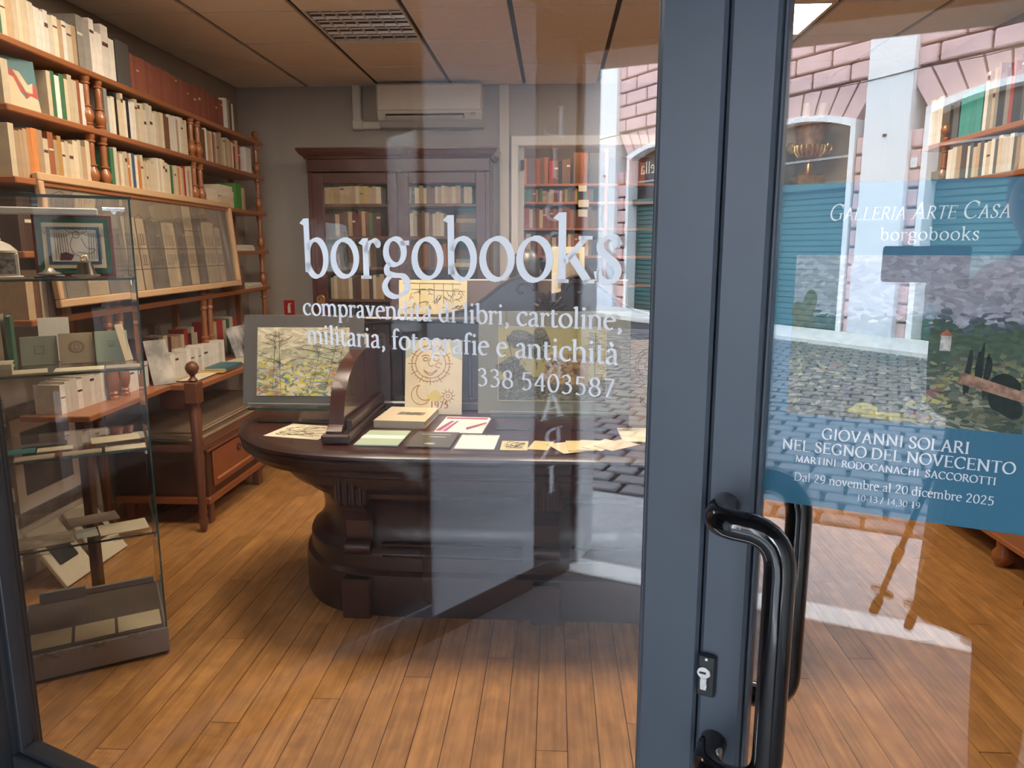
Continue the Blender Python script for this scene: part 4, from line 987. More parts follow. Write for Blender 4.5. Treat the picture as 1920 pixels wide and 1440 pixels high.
SHZ = [1.405, 1.090, .800, .483]
for z in SHZ:
    s_ = obj('glass_shelf', B(-WC + .012, -.012, .012, DC - .012, z - .006, z), M_case, case)
    obj('shelf_edge', MB().box(-WC + .012, -.012, .0095, .0125, z - .0065, z + .0005).box(-.0125, -.0100, .012, DC - .012, z - .0065, z + .0005), M_edge, s_)
    obj('shelf_clip', MB().lathe([(.006, 0), (.006, .018)], n=10, M=Matrix.Translation((-.020, .020, z - .022))), M_chrome, s_, smooth=True)
obj('light_bar', BB(-WC + .03, -.10, .20, .24, 1.62, 1.645, b=.004), mat('pale_aluminium', (.62, .62, .58), .4), case)
lkc = obj('lock', MB().tube([(-.055, -.004, 1.625), (-.055, .02, 1.625)], .008, 12), M_chrome, case, smooth=True)
obj('latch', BB(-.09, -.02, .008, .014, 1.628, 1.64, b=.002), M_chrome, case)
obj('sliding_rail', BB(-WC + .05, -.27, DC - .035, DC - .02, .112, .160, b=.003), mat('grey_rail', (.22, .21, .22), .4), case)
obj('sliding_rail', BB(-.27, -.02, DC - .02, DC - .008, .112, .140, b=.003), mat('grey_rail'), case)
def cthing(name, label, cat, x, y, z, rz=0, group=None): return thing(name, label, cat, frame=CF, loc=(x, y, z), rot=(0, 0, rz), group=group)
# top shelf: framed picture, lantern, bell
fp = cthing('framed_drawing', 'square drawing of a curtained stage in a green and red frame', 'framed picture', -.285, .20, SHZ[0] + .001)
fp.rotation_euler.x = math.radians(-7)
sz = .225
for nm, a, y0, y1, m in [('moulding', 0, -.012, .012, mat('frame_maroon', (.20, .03, .03), .5)), ('inner_moulding', .010, -.016, -.012, mat('frame_green', (.02, .10, .05), .5)), ('mount', .028, -.0175, -.016, M_paper), ('inner_mount', .042, -.0185, -.0175, mat('frame_blue', (.06, .13, .22), .5)), ('drawing_sheet', .052, -.0195, -.0185, M_pwhite)]:
    obj(nm, BB(a - .02, sz - a, y0, y1, a, .215 - a, b=.001), m, fp)
dl = []
for k in range(6):
    dl += [[(.045 + k * .008, .06), (.045 + k * .007, .15)], [(.185 - k * .008, .06), (.185 - k * .007, .15)]]
    dl += [arc(.055, .172, .012 + k * .008, .010 + k * .005, 180, 330, 8), arc(.172, .172, .012 + k * .008, .010 + k * .005, 210, 360, 8)]
    if k < 4: dl += [arc(.113, .172, .010 + k * .008, .008 + k * .006, 180, 360, 8)]
dl += [crom([(.10, .14), (.09, .11), (.10, .08), (.13, .065)]), crom([(.125, .135), (.14, .10), (.165, .095), (.15, .08), (.11, .085)]), crom([(.12, .07), (.14, .058)]), arc(.11, .145, .010, .012, 0, 360, 10)]
drawing('drawn_lines', dl, .0016, M_black, fp, (0, -.0197, 0))
obj('drawn_seat', MB().prism([(.055, .056), (.09, .056), (.10, .075), (.075, .085), (.058, .08)], -.0200, -.0196, 'y'), mat('drawn_purple', (.16, .05, .09), .7), fp)
ln = cthing('lantern', 'small white porcelain lantern box with a domed lid and knob', 'lantern', -.40, .10, SHZ[0] + .001, .35)
M_porc = mat('cream_porcelain', (.62, .56, .46), .3)
obj('body', BB(-.048, .048, -.035, .035, .008, .085, b=.004), M_porc, ln)
obj('base', BB(-.056, .056, -.042, .042, 0, .010, b=.003), M_porc, ln)
obj('front_picture', BB(-.036, .036, -.0362, -.0352, .016, .077, b=.0002), mat('dark_relief', (.06, .055, .05), .5, col2=(.35, .32, .28), scale=60), ln)
obj('side_picture', BB(.0482, .0492, -.025, .025, .016, .077, b=.0002), mat('dark_relief'), ln)
obj('dome', MB().lathe([(.054, .085), (.054, .092), (.046, .100), (.034, .112), (.014, .122), (.008, .125)], n=16), M_porc, ln, smooth=True)
obj('knob', MB().lathe([(.006, .124), (.013, .128), (.006, .136), (.012, .146), (.012, .152), (.002, .160)], n=12), M_porc, ln, smooth=True)
be = cthing('hand_bell', 'little bronze bell on a scalloped dish in the display case', 'bell', -.155, .09, SHZ[0] + .001)
obj('dish', MB().lathe([(.020, 0), (.042, .004), (.045, .010), (.040, .011), (.0, .006)], n=18), mat('pewter', (.52, .49, .44), .3, .8), be, smooth=True)
obj('bell', MB().lathe([(.034, .011), (.030, .020), (.024, .040), (.021, .052), (.012, .058)], n=18), mat('dark_bronze', (.13, .11, .09), .35, .8), be, smooth=True)
obj('crown', MB().tube([(.010 * math.cos(a * PI / 5), 0, .066 + .010 * math.sin(a * PI / 5)) for a in range(10)], .003, 6, closed=True), M_gold, be, smooth=True)
di = cthing('inkstand', 'low dark inkstand with a cream rim on the case shelf', 'inkstand', -.262, .10, SHZ[0] + .001)
obj('base', BB(-.045, .045, -.03, .03, 0, .010, b=.003), mat('dark_slate', (.06, .055, .055), .4), di)
obj('rim', MB().lathe([(.034, .010), (.036, .016), (.020, .022), (.012, .032), (.004, .036)], n=16), mat('pewter'), di, smooth=True)
# second shelf: three standing booklets and flat ones
def case_book(name, label, x, y, z, w, h, t, m, tilt=-14, rz=0, art=None, cat='booklet', group=None):
    o = obj(name, BB(0, w, 0, t, 0, h, b=.0008), m, frame=CF, loc=(x, y, z), rot=(math.radians(tilt), 0, rz)); tag(o, label, cat, group)
    if art: drawing('cover_print', art, .0014, mat('sepia_ink', (.10, .075, .05), .8), o, (0, -.0003, 0))
    return o
def sq(cx, cz, a): return [[(cx - a, cz - a), (cx + a, cz - a), (cx + a, cz + a), (cx - a, cz + a), (cx - a, cz - a)]]
Z2 = SHZ[1] + .001
case_book('booklet', 'grey-green booklet with a small square mark standing in the case', -.385, .26, Z2, .115, .105, .006, mat('cover_greygreen', (.36, .36, .29), .7), art=sq(.058, .055, .014))
case_book('booklet', 'buff booklet with an oval stamp standing in the case', -.265, .25, Z2, .110, .112, .006, mat('cover_buff', (.50, .40, .28), .7), art=[arc(.055, .060, .025, .022, 0, 360, 20), arc(.055, .060, .020, .017, 0, 360, 20)] + sq(.055, .060, .008))
case_book('booklet', 'pale green booklet with a printed mark standing in the case', -.150, .24, Z2, .108, .115, .006, mat('cover_palegreen', (.42, .47, .30), .7), art=sq(.054, .066, .010) + sq(.054, .062, .004))
case_book('booklet', 'cream booklet peeping over the grey-green one in the case', -.33, .34, Z2, .10, .165, .005, M_pwhite)
case_book('brochure', 'folded buff brochure standing at the glass edge of the case', -.055, .22, Z2, .045, .14, .003, mat('cover_buff2', (.56, .44, .28), .7), rz=.9)
def flat(name, label, x, y, z, w, d, t, m, rz=0.0, cat='booklet', art=None, group=None):
    o = obj(name, BB(0, w, 0, d, 0, t, b=t * .25), m, frame=CF, loc=(x, y, z), rot=(0, 0, rz)); tag(o, label, cat, group)
    if art: link('cover_print', letter_mesh('cover_print', strokes_mb(art, .0016), mat('sepia_ink', (.10, .075, .05), .8), .0003), o, W, (0, 0, t + .0004), (-PI / 2, 0, 0)); o.children[-1].scale = (1, 1, -1)
    return o
flat('booklet', 'cream booklet with a grey vignette lying under the grey-green one', -.42, .03, Z2, .125, .10, .004, M_paper, .05)
flat('booklet', 'wide cream booklet lying in the middle of the second glass shelf', -.28, .03, Z2, .15, .09, .004, M_paper, -.05)
flat('booklet', 'grey booklet lying by the far edge of the second glass shelf', -.125, .03, Z2, .11, .08, .004, mat('cover_greytan', (.36, .31, .25), .8), -.04)
for i, (t, c) in enumerate([(.022, 'cream'), (.016, 'ivory')]):
    lying('booklet_stack_volume', ['lower', 'upper'][i] + ' cream volume of the pair lying at the window end', 'lying pair in the case', .07, .11, t, (-.465, .03, Z2 + i * .0225), 0, c, frame=CF)
for i, (c, t, hh) in enumerate([('red', .026, .20), ('cream', .016, .19), ('green', .016, .185)]):
    o = book('upright_volume', '%s spine upright at the window end of the display case' % c, 'upright volumes in the case', t, hh, .12, (-.468 + i * .028, .16, Z2), (0, 0, 0), c, frame=CF)
    if c == 'red': link('lettering', letter_mesh('lettering', text_mb('IL PO', .11), M_pwhite, .0003), o, W, (.024, -.0003, .05), (0, -PI / 2, 0))
# third shelf: postcards
Z3 = SHZ[2] + .001
def scr(w, d, n, seed):
    q = random.Random(seed); return [crom([(w * q.uniform(.15, .85), d * q.uniform(.2, .8)) for _ in range(4)], 4) for _ in range(n)]
M_card = mat('aged_card', (.60, .51, .34), .8, var=.08, scale=14)
flat('postcard', 'cream folder lying at the far front corner of the third glass shelf', -.150, .02, Z3, .13, .07, .002, M_paper, 0)
flat('postcard', 'cream card with a red band lying on the third glass shelf', -.290, .02, Z3, .13, .06, .002, M_card, 0, cat='card')
flat('postcard', 'cream folder with grey print beside the teal card in the case', -.42, .02, Z3, .12, .06, .002, M_paper, 0, art=scr(.12, .06, 3, 3))
flat('postcard', 'red strip card on the third glass shelf', -.302, .02, Z3 + .0025, .022, .06, .001, mat('red_card', (.35, .09, .06), .7), 0, cat='card')
flat('postcard', 'large buff card with a drawn bird and double border in the case', -.190, .14, Z3 + .004, .16, .10, .003, M_card, .06, cat='card', art=[[(.01, .01), (.15, .01), (.15, .09), (.01, .09), (.01, .01)]] + scr(.15, .09, 4, 8))
flat('postcard', 'grey-green card at the far side edge of the third glass shelf', -.055, .18, Z3, .04, .11, .002, mat('cover_greygreen'), 0, cat='card')
flat('postcard', 'plain buff card behind the red-banded card in the case', -.36, .12, Z3, .11, .06, .002, M_card, 0, cat='card')
flat('postcard', 'teal card with a cream oval lying at the window end of the case', -.465, .12, Z3 + .001, .10, .075, .002, mat('teal_card', (.03, .15, .15), .6), .0, cat='card', art=[arc(.05, .04, .02, .012, 0, 360, 16)])
flat('postcard', 'long dark photograph strip behind the teal card in the case', -.42, .22, Z3, .15, .05, .002, mat('dark_photo', (.07, .065, .06), .5), 0, cat='photograph')
# fourth shelf
Z4 = SHZ[3] + .001
flat('old_photograph', 'torn brown photograph lying on the fourth glass shelf', -.29, .20, Z4, .17, .11, .002, mat('brown_photo', (.14, .10, .075), .6, col2=(.24, .18, .13), scale=9), .15, cat='photograph')
flat('engraving', 'buff engraving with fine lines on the fourth glass shelf', -.19, .05, Z4, .16, .12, .003, M_card, .08, cat='print', art=scr(.16, .12, 9, 21))
flat('engraving', 'dark mottled engraving at the window end of the fourth glass shelf', -.46, .03, Z4, .19, .13, .003, mat('mottled_engraving', (.22, .17, .12), .7, col2=(.48, .40, .28), scale=14), .05, cat='print', art=scr(.20, .13, 6, 22))
flat('engraving', 'grey sheet between the two engravings in the case', -.265, .06, Z4, .07, .10, .0015, mat('cover_greygreen'), .1, cat='print')
# plinth level
Z5 = .1125
flat('print_card', 'cream card with an oval seal on the case plinth', -.165, .03, Z5, .145, .13, .003, M_card, .0, cat='card', art=[arc(.072, .065, .036, .026, 0, 360, 24), arc(.072, .065, .030, .020, 0, 360, 24)] + scr(.11, .10, 2, 31))
flat('print_card', 'card with a fine sketch and lettering in the middle of the plinth', -.305, .03, Z5, .130, .13, .003, M_card, .0, cat='card', art=scr(.13, .13, 8, 33))
flat('print_card', 'card with a brown flower sketch at the window end of the plinth', -.445, .03, Z5, .130, .13, .003, M_card, .0, cat='card', art=scr(.13, .13, 10, 34))
# two medals on cards leaning by the wall beyond the case
for i in range(2):
    md = thing('medal_card', ['white card with a dark round-cornered medal, nearer the window', 'white card with a dark round-cornered medal, farther from the window'][i], 'medal', loc=(-2.18, 3.02 + i * .26, .0), rot=(0, math.radians(-35), 0), group='medal cards on the floor')
    obj('card', BB(0, .02, 0, .22, 0, .30, b=.003), M_paper, md)
    obj('medal', BB(.02, .026, .045, .175, .10, .23, b=.004), mat('dark_medal', (.035, .032, .03), .4), md)
# ------------------------------------------------------------------ dark mahogany bookcase
bc = thing('glazed_bookcase', 'tall dark mahogany bookcase with two glazed doors and a heavy cornice', 'bookcase', loc=(0, 0, 0))
BX0, BX1, BY, BYB = -1.81, -.47, 5.55, 5.86
obj('side_panel', BB(BX0, BX0 + .04, BY, BYB, 0, 2.06, b=.004), M_bcase, bc); obj('side_panel', BB(BX1 - .04, BX1, BY, BYB, 0, 2.06, b=.004), M_bcase, bc)
obj('back_panel', B(BX0 + .04, BX1 - .04, BYB - .02, BYB, .1, 2.06), mat('dark_back_board', (.03, .012, .008), .6), bc)
obj('frieze', BB(BX0, BX1, BY - .012, BYB, 2.06, 2.15, b=.004), M_bcaseh, bc)
pr = [(0, 2.15), (.012, 2.15), (.018, 2.165), (.035, 2.175), (.05, 2.195), (.058, 2.21), (.058, 2.222), (0, 2.222)]
cn = MB()
path = [(BX0, BYB, -1, 0), (BX0, BY - .012, -1, -1), (BX1, BY - .012, 1, -1), (BX1, BYB, 1, 0)]
cn.sweep(pr, path); cn.add([(BX0 - .058, BY - .07, 2.222), (BX1 + .058, BY - .07, 2.222), (BX1 + .058, BYB, 2.222), (BX0 - .058, BYB, 2.222)], [(0, 1, 2, 3)])
obj('cornice', cn, M_bcaseh, bc)
obj('base', BB(BX0 - .02, BX1 + .02, BY - .02, BYB, 0, .55, b=.006), M_bcaseh, bc)
for z in (1.835, 1.60, 1.375, 1.135, .85): obj('shelf_board', BB(BX0 + .04, BX1 - .04, BY + .035, BYB - .02, z - .022, z, b=.003), M_walnut, bc)
for nm, x0, x1, hx in [('door', BX0 + .03, -1.150, -1.72), ('door', -1.148, BX1 - .03, None)]:
    dr = link('door', None, bc, loc=(0, 0, 0))
    obj('door_stile', BB(x0, x0 + .085, BY - .006, BY + .024, .57, 2.055, b=.006), M_bcase, dr); obj('door_stile', BB(x1 - .075, x1, BY - .006, BY + .024, .57, 2.055, b=.006), M_bcase, dr)
    obj('door_rail', BB(x0 + .085, x1 - .075, BY - .006, BY + .024, 1.975, 2.055, b=.006), M_bcaseh, dr); obj('door_rail', BB(x0 + .085, x1 - .075, BY - .006, BY + .024, .57, .66, b=.006), M_bcaseh, dr)
    obj('pane', B(x0 + .083, x1 - .073, BY + .008, BY + .011, .658, 1.977), M_clear, dr)
    if hx:
        obj('key_plate', BB(x0 + .02, x0 + .06, BY - .009, BY - .006, 1.07, 1.16, b=.002), M_gold, dr)
        obj('key_bow', MB().tube([(x0 + .04 + .028 * math.cos(a * PI / 8), BY - .03, 1.135 + .03 * math.sin(a * PI / 8)) for a in range(16)], .006, 8, closed=True), M_gold, dr, smooth=True)
        obj('key_shaft', MB().tube([(x0 + .04, BY - .03, 1.105), (x0 + .04, BY - .028, 1.06)], .006, 8), M_gold, dr, smooth=True)
def bk(z, x0): return lambda s: (x0 + s, BY + .045, z)
G_ = 'books in the glazed bookcase'; EL = 'the brass key side'; EM = 'the middle stiles'
row('leather-bound book', {'tan': 2, 'gold': 2, 'cream': 1}, .43, (.115, .13), (.026, .045), (.15, .19), bk(1.835, -1.70), 0, 'top shelf behind the keyed door', G_, 41, EL, .1)
row('leather-bound book', {'maroon': 3, 'dark brown': 2, 'red': .7, 'tan': 1, 'green': .5, 'cream': .4}, .44, (.16, .19), (.02, .034), (.15, .19), bk(1.60, -1.71), 0, 'second shelf behind the keyed door', G_, 42, EL, .2)
row('leather-bound book', {'dark brown': 3, 'brown': 2, 'black': 1, 'cream': .5}, .44, (.15, .185), (.022, .036), (.15, .19), bk(1.375, -1.71), 0, 'third shelf behind the keyed door', G_, 43, EL, .1)
row('leather-bound book', {'tan': 2, 'dark brown': 2, 'cream': 1.5, 'black': 1}, .44, (.16, .19), (.022, .036), (.15, .19), bk(1.135, -1.71), 0, 'fourth shelf behind the keyed door', G_, 44, EL, .1)
row('leather-bound book', {'tan': 2, 'dark grey': 1, 'grey': 1, 'cream': 2, 'brown': 1}, .48, (.11, .132), (.022, .036), (.15, .19), bk(1.835, -1.08), 0, 'top shelf behind the keyless door', G_, 45, EM, .1)
row('leather-bound book', {'tan': 2, 'brown': 2, 'cream': 2, 'dark brown': 1}, .27, (.155, .185), (.022, .036), (.15, .19), bk(1.60, -1.08), 0, 'second shelf behind the keyless door', G_, 46, EM, .1)
row('leather-bound book', {'maroon': 2, 'brown': 2, 'rust': 1, 'dark brown': 1}, .30, (.15, .18), (.022, .036), (.15, .19), bk(1.375, -1.08), 0, 'third shelf behind the keyless door', G_, 47, EM, .1)
zz = 1.60
for i, (t, L_, c) in enumerate([(.03, .19, 'dark brown'), (.032, .19, 'brown'), (.034, .20, 'brown'), (.03, .185, 'tan'), (.026, .18, 'brown'), (.02, .15, 'dark brown')]):
    lying('leather_bound_book', '%s lying %s volume in the stack on the second bookcase shelf' % (ordinal(i + 1), c), 'lying stack in the glazed bookcase', L_, .16, t, (-.60 - L_ + .06, BY + .05, zz), 0, c); zz += t + .0004
zz = 1.375
for i, (t, L_, c) in enumerate([(.03, .20, 'cream'), (.028, .19, 'grey'), (.03, .19, 'dark brown'), (.036, .17, 'maroon')]):
    lying('leather_bound_book', '%s lying %s volume in the stack on the third bookcase shelf' % (ordinal(i + 1), c), 'lying stack in the glazed bookcase', L_, .16, t, (-.60 - L_ + .06, BY + .05, zz), 0, c); zz += t + .0004
# ------------------------------------------------------------------ wall air conditioner and its duct
ac = thing('air_conditioner', 'white wall air conditioner under the ceiling above the dark bookcase', 'air conditioner', loc=(-1.31, YB, 2.40))
M_ac = mat('warm_white_plastic', (.70, .64, .56), .3)
prf = [(0, .0), (-.10, .0), (-.165, .045), (-.19, .09), (-.20, .13), (-.20, .27), (-.185, .295), (0, .30)]
obj('body', MB().prism(prf, 0, .77, 'x'), M_ac, ac)
obj('front_cover', BB(.004, .766, -.206, -.19, .105, .285, b=.006), M_ac, ac)
obj('outlet', MB().prism([(-.178, .052), (-.192, .082), (-.180, .088), (-.165, .056)], .06, .64, 'x'), mat('dark_outlet', (.03, .025, .02), .6), ac)
obj('vane', MB().prism([(-.170, .040), (-.200, .066), (-.198, .069), (-.168, .043)], .065, .635, 'x'), M_ac, ac)
obj('display', BB(.69, .725, -.200, -.190, .07, .09, b=.001), mat('grey_display', (.30, .28, .26), .3), ac)
du = thing('pipe_duct', 'white elbow duct leading from the air conditioner to the ceiling', 'duct', loc=(0, YB, 0))
obj('duct_run', BB(-1.53, -1.465, -.06, 0, 2.42, ZT, b=.008), M_ac, du); obj('duct_run', BB(-1.53, -1.312, -.06, 0, 2.40, 2.455, b=.008), M_ac, du)
obj('elbow_cover', BB(-1.536, -1.450, -.066, 0, 2.394, 2.47, b=.010), M_ac, du)
fs = thing('fire_sign', 'small red fire extinguisher sign on the grey back wall', 'sign', loc=(-2.155, YB, .985))
obj('plate', BB(0, .085, -.004, 0, 0, .12, b=.001), mat('sign_red2', (.50, .02, .02), .5), fs)
obj('extinguisher_symbol', MB().prism([(.03, .02), (.052, .02), (.052, .075), (.046, .085), (.062, .09), (.06, .096), (.036, .096), (.036, .085), (.03, .075)], -.0055, -.0042, 'y'), M_pwhite, fs)
# ------------------------------------------------------------------ carved counter desk
ct = thing('counter_desk', 'dark carved mahogany counter desk with a bowed front and panelled upstand', 'counter', loc=(0, 0, 0))
CT = .75
def smooth_path(pts, n=6):
    P = crom(pts, n); out = []
    for i, p in enumerate(P):
        a = P[max(i - 1, 0)]; b = P[min(i + 1, len(P) - 1)]
        tx, ty = b[0] - a[0], b[1] - a[1]; l = math.hypot(tx, ty) or 1
        out.append((p[0], p[1], ty / l, -tx / l))
    return out
top_pts = [(-1.30, 3.52), (-1.345, 3.35), (-1.33, 3.14), (-1.23, 2.93), (-1.05, 2.77), (-.82, 2.705), (-.55, 2.69), (-.1, 2.69), (.4, 2.69), (.72, 2.705), (.88, 2.77), (.95, 2.93), (.97, 3.2), (.96, 3.52)]
tp = smooth_path(top_pts)
mb = MB(); mb.add([(x, y, CT) for x, y, a, b in tp], [tuple(range(len(tp)))]); obj('desk_top', mb, mat('polished_mahogany_top', (.050, .015, .010), .28, var=.3, scale=4, stretch=(.2, 1, 1), coat=.25), ct)
edge = [(0, CT), (.030, CT - .003), (.045, CT - .012), (.047, CT - .022), (.034, CT - .034), (.040, CT - .042), (.036, CT - .066), (.012, CT - .080), (.004, CT - .100), (-.05, CT - .100)]
obj('top_moulding', MB().sweep(edge, tp), M_mahog, ct, smooth=True)
body_pts = [(-1.03, 3.45), (-1.05, 3.30), (-1.0, 3.13), (-.88, 2.99), (-.70, 2.945), (-.4, 2.94), (0, 2.94), (.38, 2.94), (.58, 2.955), (.70, 3.03), (.74, 3.2), (.74, 3.45)]
bp = smooth_path(body_pts)
prof = [(-.02, CT - .098), (.205, CT - .098), (.205, CT - .118), (.185, CT - .130), (.175, CT - .165), (.150, CT - .195), (.105, CT - .215), (.085, CT - .225), (.080, CT - .245), (.035, CT - .275), (.008, CT - .320), (0, CT - .375), (.006, CT - .420), (.030, CT - .460), (.060, CT - .485), (.066, CT - .500), (.066, CT - .560), (.085, CT - .575), (.090, CT - .600), (.090, 0), (-.02, 0)]
obj('body', MB().sweep(prof, bp), M_mahog, ct, smooth=True)
obj('back_panel', B(-1.03, .74, 3.42, 3.45, 0, CT - .1), M_mahog, ct)
for xc in (-.80, -.02, .62):
    yb = 2.945 if xc != -.80 else 2.965
    cb = obj('carved_bracket', BB(xc - .062, xc + .062, yb - .175, yb + .02, .50, .635, b=.006), M_mahogv, ct)
    for q in range(4): obj('flute', MB().tube([(xc - .042 + q * .028, yb - .180, .505), (xc - .042 + q * .028, yb - .182, .620)], .009, 8), M_mahogv, cb, smooth=True)
    obj('cushion', MB().prism([(yb - .17, .50), (yb - .12, .46), (yb - .07, .40), (yb - .055, .30), (yb + .01, .28), (yb + .01, .50)], xc - .05, xc + .05, 'x'), M_mahogv, cb)
    obj('volute', MB().tube([(xc - .054, yb - .07, .285), (xc + .054, yb - .07, .285)], .032, 14), M_mahogv, cb, smooth=True)
    obj('foot_block', BB(xc - .06, xc + .06, yb - .14, yb, 0, .17, b=.006), M_mahogv, cb)
for x0, x1 in [(-.70, -.12), (.08, .54)]:
    for z0 in (.245, .300): obj('panel_moulding', BB(x0, x1, 2.868, 2.90, z0, z0 + .012, b=.003), M_mahog, ct)
# upstand
HX0, HX1, HY = -.86, .82, 3.45
up = obj('upstand', BB(HX0 + .09, HX1 - .09, HY, HY + .16, CT, 1.175, b=.004), M_mahog, ct)
for x0, x1 in [(-.71, -.44), (-.40, .36), (.40, .67)]:
    for a, b_, c, d in [(x0, x1, 1.075, 1.095), (x0, x1, .80, .82), (x0, x0 + .02, .82, 1.075), (x1 - .02, x1, .82, 1.075)]: obj('panel_moulding', BB(a, b_, HY - .012, HY + .002, c, d, b=.004), M_mahog, up)
obj('base_moulding', BB(HX0, HX1, HY - .03, HY, CT, CT + .045, b=.008), M_mahog, up)
obj('cornice', BB(HX0 + .08, HX1 - .08, HY - .03, HY + .18, 1.165, 1.195, b=.010), M_mahog, up)
for xc in (HX0 + .05, HX1 - .05):
    po = obj('corner_post', BB(xc - .05, xc + .05, HY - .02, HY + .17, CT, 1.165, b=.006), M_mahogv, ct)
    obj('post_cap', BB(xc - .068, xc + .068, HY - .038, HY + .188, 1.165, 1.195, b=.008), M_mahog, po)
    obj('post_roof', MB().add([(xc - .06, HY - .03, 1.195), (xc + .06, HY - .03, 1.195), (xc + .06, HY + .18, 1.195), (xc - .06, HY + .18, 1.195), (xc, HY + .075, 1.245)], [(0, 1, 4), (1, 2, 4), (2, 3, 4), (3, 0, 4), (0, 3, 2, 1)]), M_mahog, po)
CXc = -.02
half = crom([(.63, 1.20), (.50, 1.205), (.38, 1.235), (.29, 1.29), (.22, 1.345), (.15, 1.380), (.095, 1.380), (.060, 1.350), (.055, 1.315), (.0, 1.30)], 5)
poly = [(CXc - a, b_) for a, b_ in half] + [(CXc + a, b_) for a, b_ in half[::-1][1:]] + [(CXc + .63, 1.18), (CXc - .63, 1.18)]
cr_ = obj('crest', MB().prism(poly, HY - .010, HY + .030, 'y'), M_mahog, ct)
for sg_ in (-1, 1):
    sp = [(CXc + sg_ * (.125 - (.055 - .0045 * t) * math.cos(t * .42)), HY - .014, 1.315 + (.055 - .0045 * t) * math.sin(t * .42)) for t in [i * .6 for i in range(20)]]
    obj('scroll', MB().tube(sp, .008, 8), M_mahog, cr_, smooth=True)
    obj('crest_edge', MB().tube([(CXc + sg_ * a, HY - .012, b_ - .004) for a, b_ in half[:-6]], .008, 8), M_mahog, cr_, smooth=True)
for q in range(7):
    a = math.radians(20 + q * 23.3); obj('shell_rib', MB().tube([(CXc + .012 * math.cos(a), HY - .014, 1.225 + .01 * math.sin(a)), (CXc + .055 * math.cos(a), HY - .022, 1.225 + .06 * math.sin(a)), (CXc + .075 * math.cos(a), HY - .014, 1.225 + .088 * math.sin(a))], [.006, .013, .008], 8), M_mahogv, cr_, smooth=True)
obj('shell_base', BB(CXc - .055, CXc + .055, HY - .03, HY, 1.195, 1.215, b=.004), M_bcase, cr_)
# curved side gallery on the desk top
gl = [(2.80, CT), (2.80, .80), (2.815, .815), (2.835, .82), (2.85, .87), (2.885, .94), (2.94, .995), (3.03, 1.04), (3.15, 1.065), (3.30, 1.085), (3.45, 1.10), (3.45, CT)]
ga = obj('side_gallery', MB().prism(gl, -.885, -.825, 'x'), mat('glossy_mahogany', (.055, .015, .010), .25, var=.25, scale=4, coat=.4), ct, smooth=True)
obj('gallery_base', BB(-.905, -.79, 2.785, 3.45, CT, CT + .04, b=.008), M_mahogv, ga); obj('gallery_base', BB(-.825, -.80, 2.86, 3.45, CT + .04, CT + .085, b=.006), M_mahogv, ga)
obj('side_gallery', MB().prism(gl, .785, .845, 'x'), M_mahogv, ct)

# ------------------------------------------------------------------ pictures and books on the counter
M_mat1 = mat('grey_mount_board', (.115, .105, .095), .8)
M_mat2 = mat('sage_mount_board', (.30, .30, .24), .8)
def art(name, label, x, y, z, w, h, m, tilt, inner, pm, rz=0):
    t = thing(name, label, 'picture', loc=(x, y, z), rot=(math.radians(tilt), 0, rz))
    obj('mount', BB(0, w, 0, .004, 0, h, b=.001), m, t)
    a, b_, c, d = inner
    s = obj('picture_sheet', B(a, b_, -.0012, 0, c, d), pm, t)
    return t, s
def stand(label, x0, x1, y0, y1, z1):
    g = thing('glass_stand', label, 'stand', loc=(0, 0, CT))
    obj('top_plate', B(x0, x1, y0, y1, z1 - .008, z1), M_clear, g); obj('plate_edge', MB().box(x0, x1, y0 - .002, y0, z1 - .009, z1 + .001), M_edge, g)
    obj('upright', B(x0 + .02, x0 + .17, y0 + .05, y0 + .056, .001, z1 - .008), M_clear, g); obj('upright', B(x1 - .17, x1 - .02, y0 + .05, y0 + .056, .001, z1 - .008), M_clear, g)
    obj('upright_edge', MB().box(x0 + .02, x0 + .17, y0 + .049, y0 + .057, .001, .004).box(x1 - .17, x1 - .02, y0 + .049, y0 + .057, .001, .004), M_edge, g)
    obj('lip', B(x0, x1, y0, y0 + .006, z1, z1 + .02), M_clear, g); obj('lip_edge', B(x0, x1, y0, y0 + .006, z1 + .02, z1 + .0215), mat('pale_glass_edge', (.35, .50, .46), .2), g)
M_sepia = mat('sepia_ink', (.10, .075, .05), .8)
stand('glass stand holding the colourful garden watercolour on the counter', -1.32, -.95, 3.10, 3.34, .075)
A1, s1 = art('watercolour', 'garden watercolour in a dark grey mount propped on the counter', -1.355, 3.13, CT + .078, .53, .40, M_mat1, -12, (.06, .465, .045, .345), dab_mat('garden_wash', [(0, (.68, .60, .40)), (.45, (.66, .58, .38)), (.6, (.50, .50, .34)), (.75, (.66, .58, .38)), (1, (.70, .62, .42))],
    [(0, (.66, .58, .38)), (.20, (.24, .28, .07)), (.30, (.62, .54, .34)), (.42, (.62, .54, .06)), (.52, (.14, .24, .32)), (.60, (.64, .56, .36)), (.74, (.42, .30, .20)), (.86, (.66, .26, .08)), (.93, (.24, .25, .12))], .50, 15, .10, (1, 1, 1.5), 5.3, .25), .03)
rr = random.Random(77)
tl = []
for x0, lean in [(.13, .01), (.165, -.01), (.30, .05), (.36, .06), (.40, .05)]:
    tl += [crom([(x0, .07), (x0 + lean * .4, .16), (x0 + lean, .33)])]
    for q in range(7): zz = rr.uniform(.18, .33); tl += [crom([(x0 + lean * zz * 2.5, zz - .02), (x0 + rr.uniform(-.05, .05), zz), (x0 + rr.uniform(-.07, .07), zz + .015)], 3)]
for q in range(40): a, c = rr.uniform(.07, .43), rr.uniform(.055, .30); tl += [[(a, c), (a + rr.uniform(-.02, .03), c + rr.uniform(-.006, .012))]]
drawing('ink_lines', tl, .0017, M_sepia, s1, (0, -.0018, 0))
stand('glass stand under the sage-mounted print with the yellow sky', -.26, .25, 3.02, 3.22, .070)
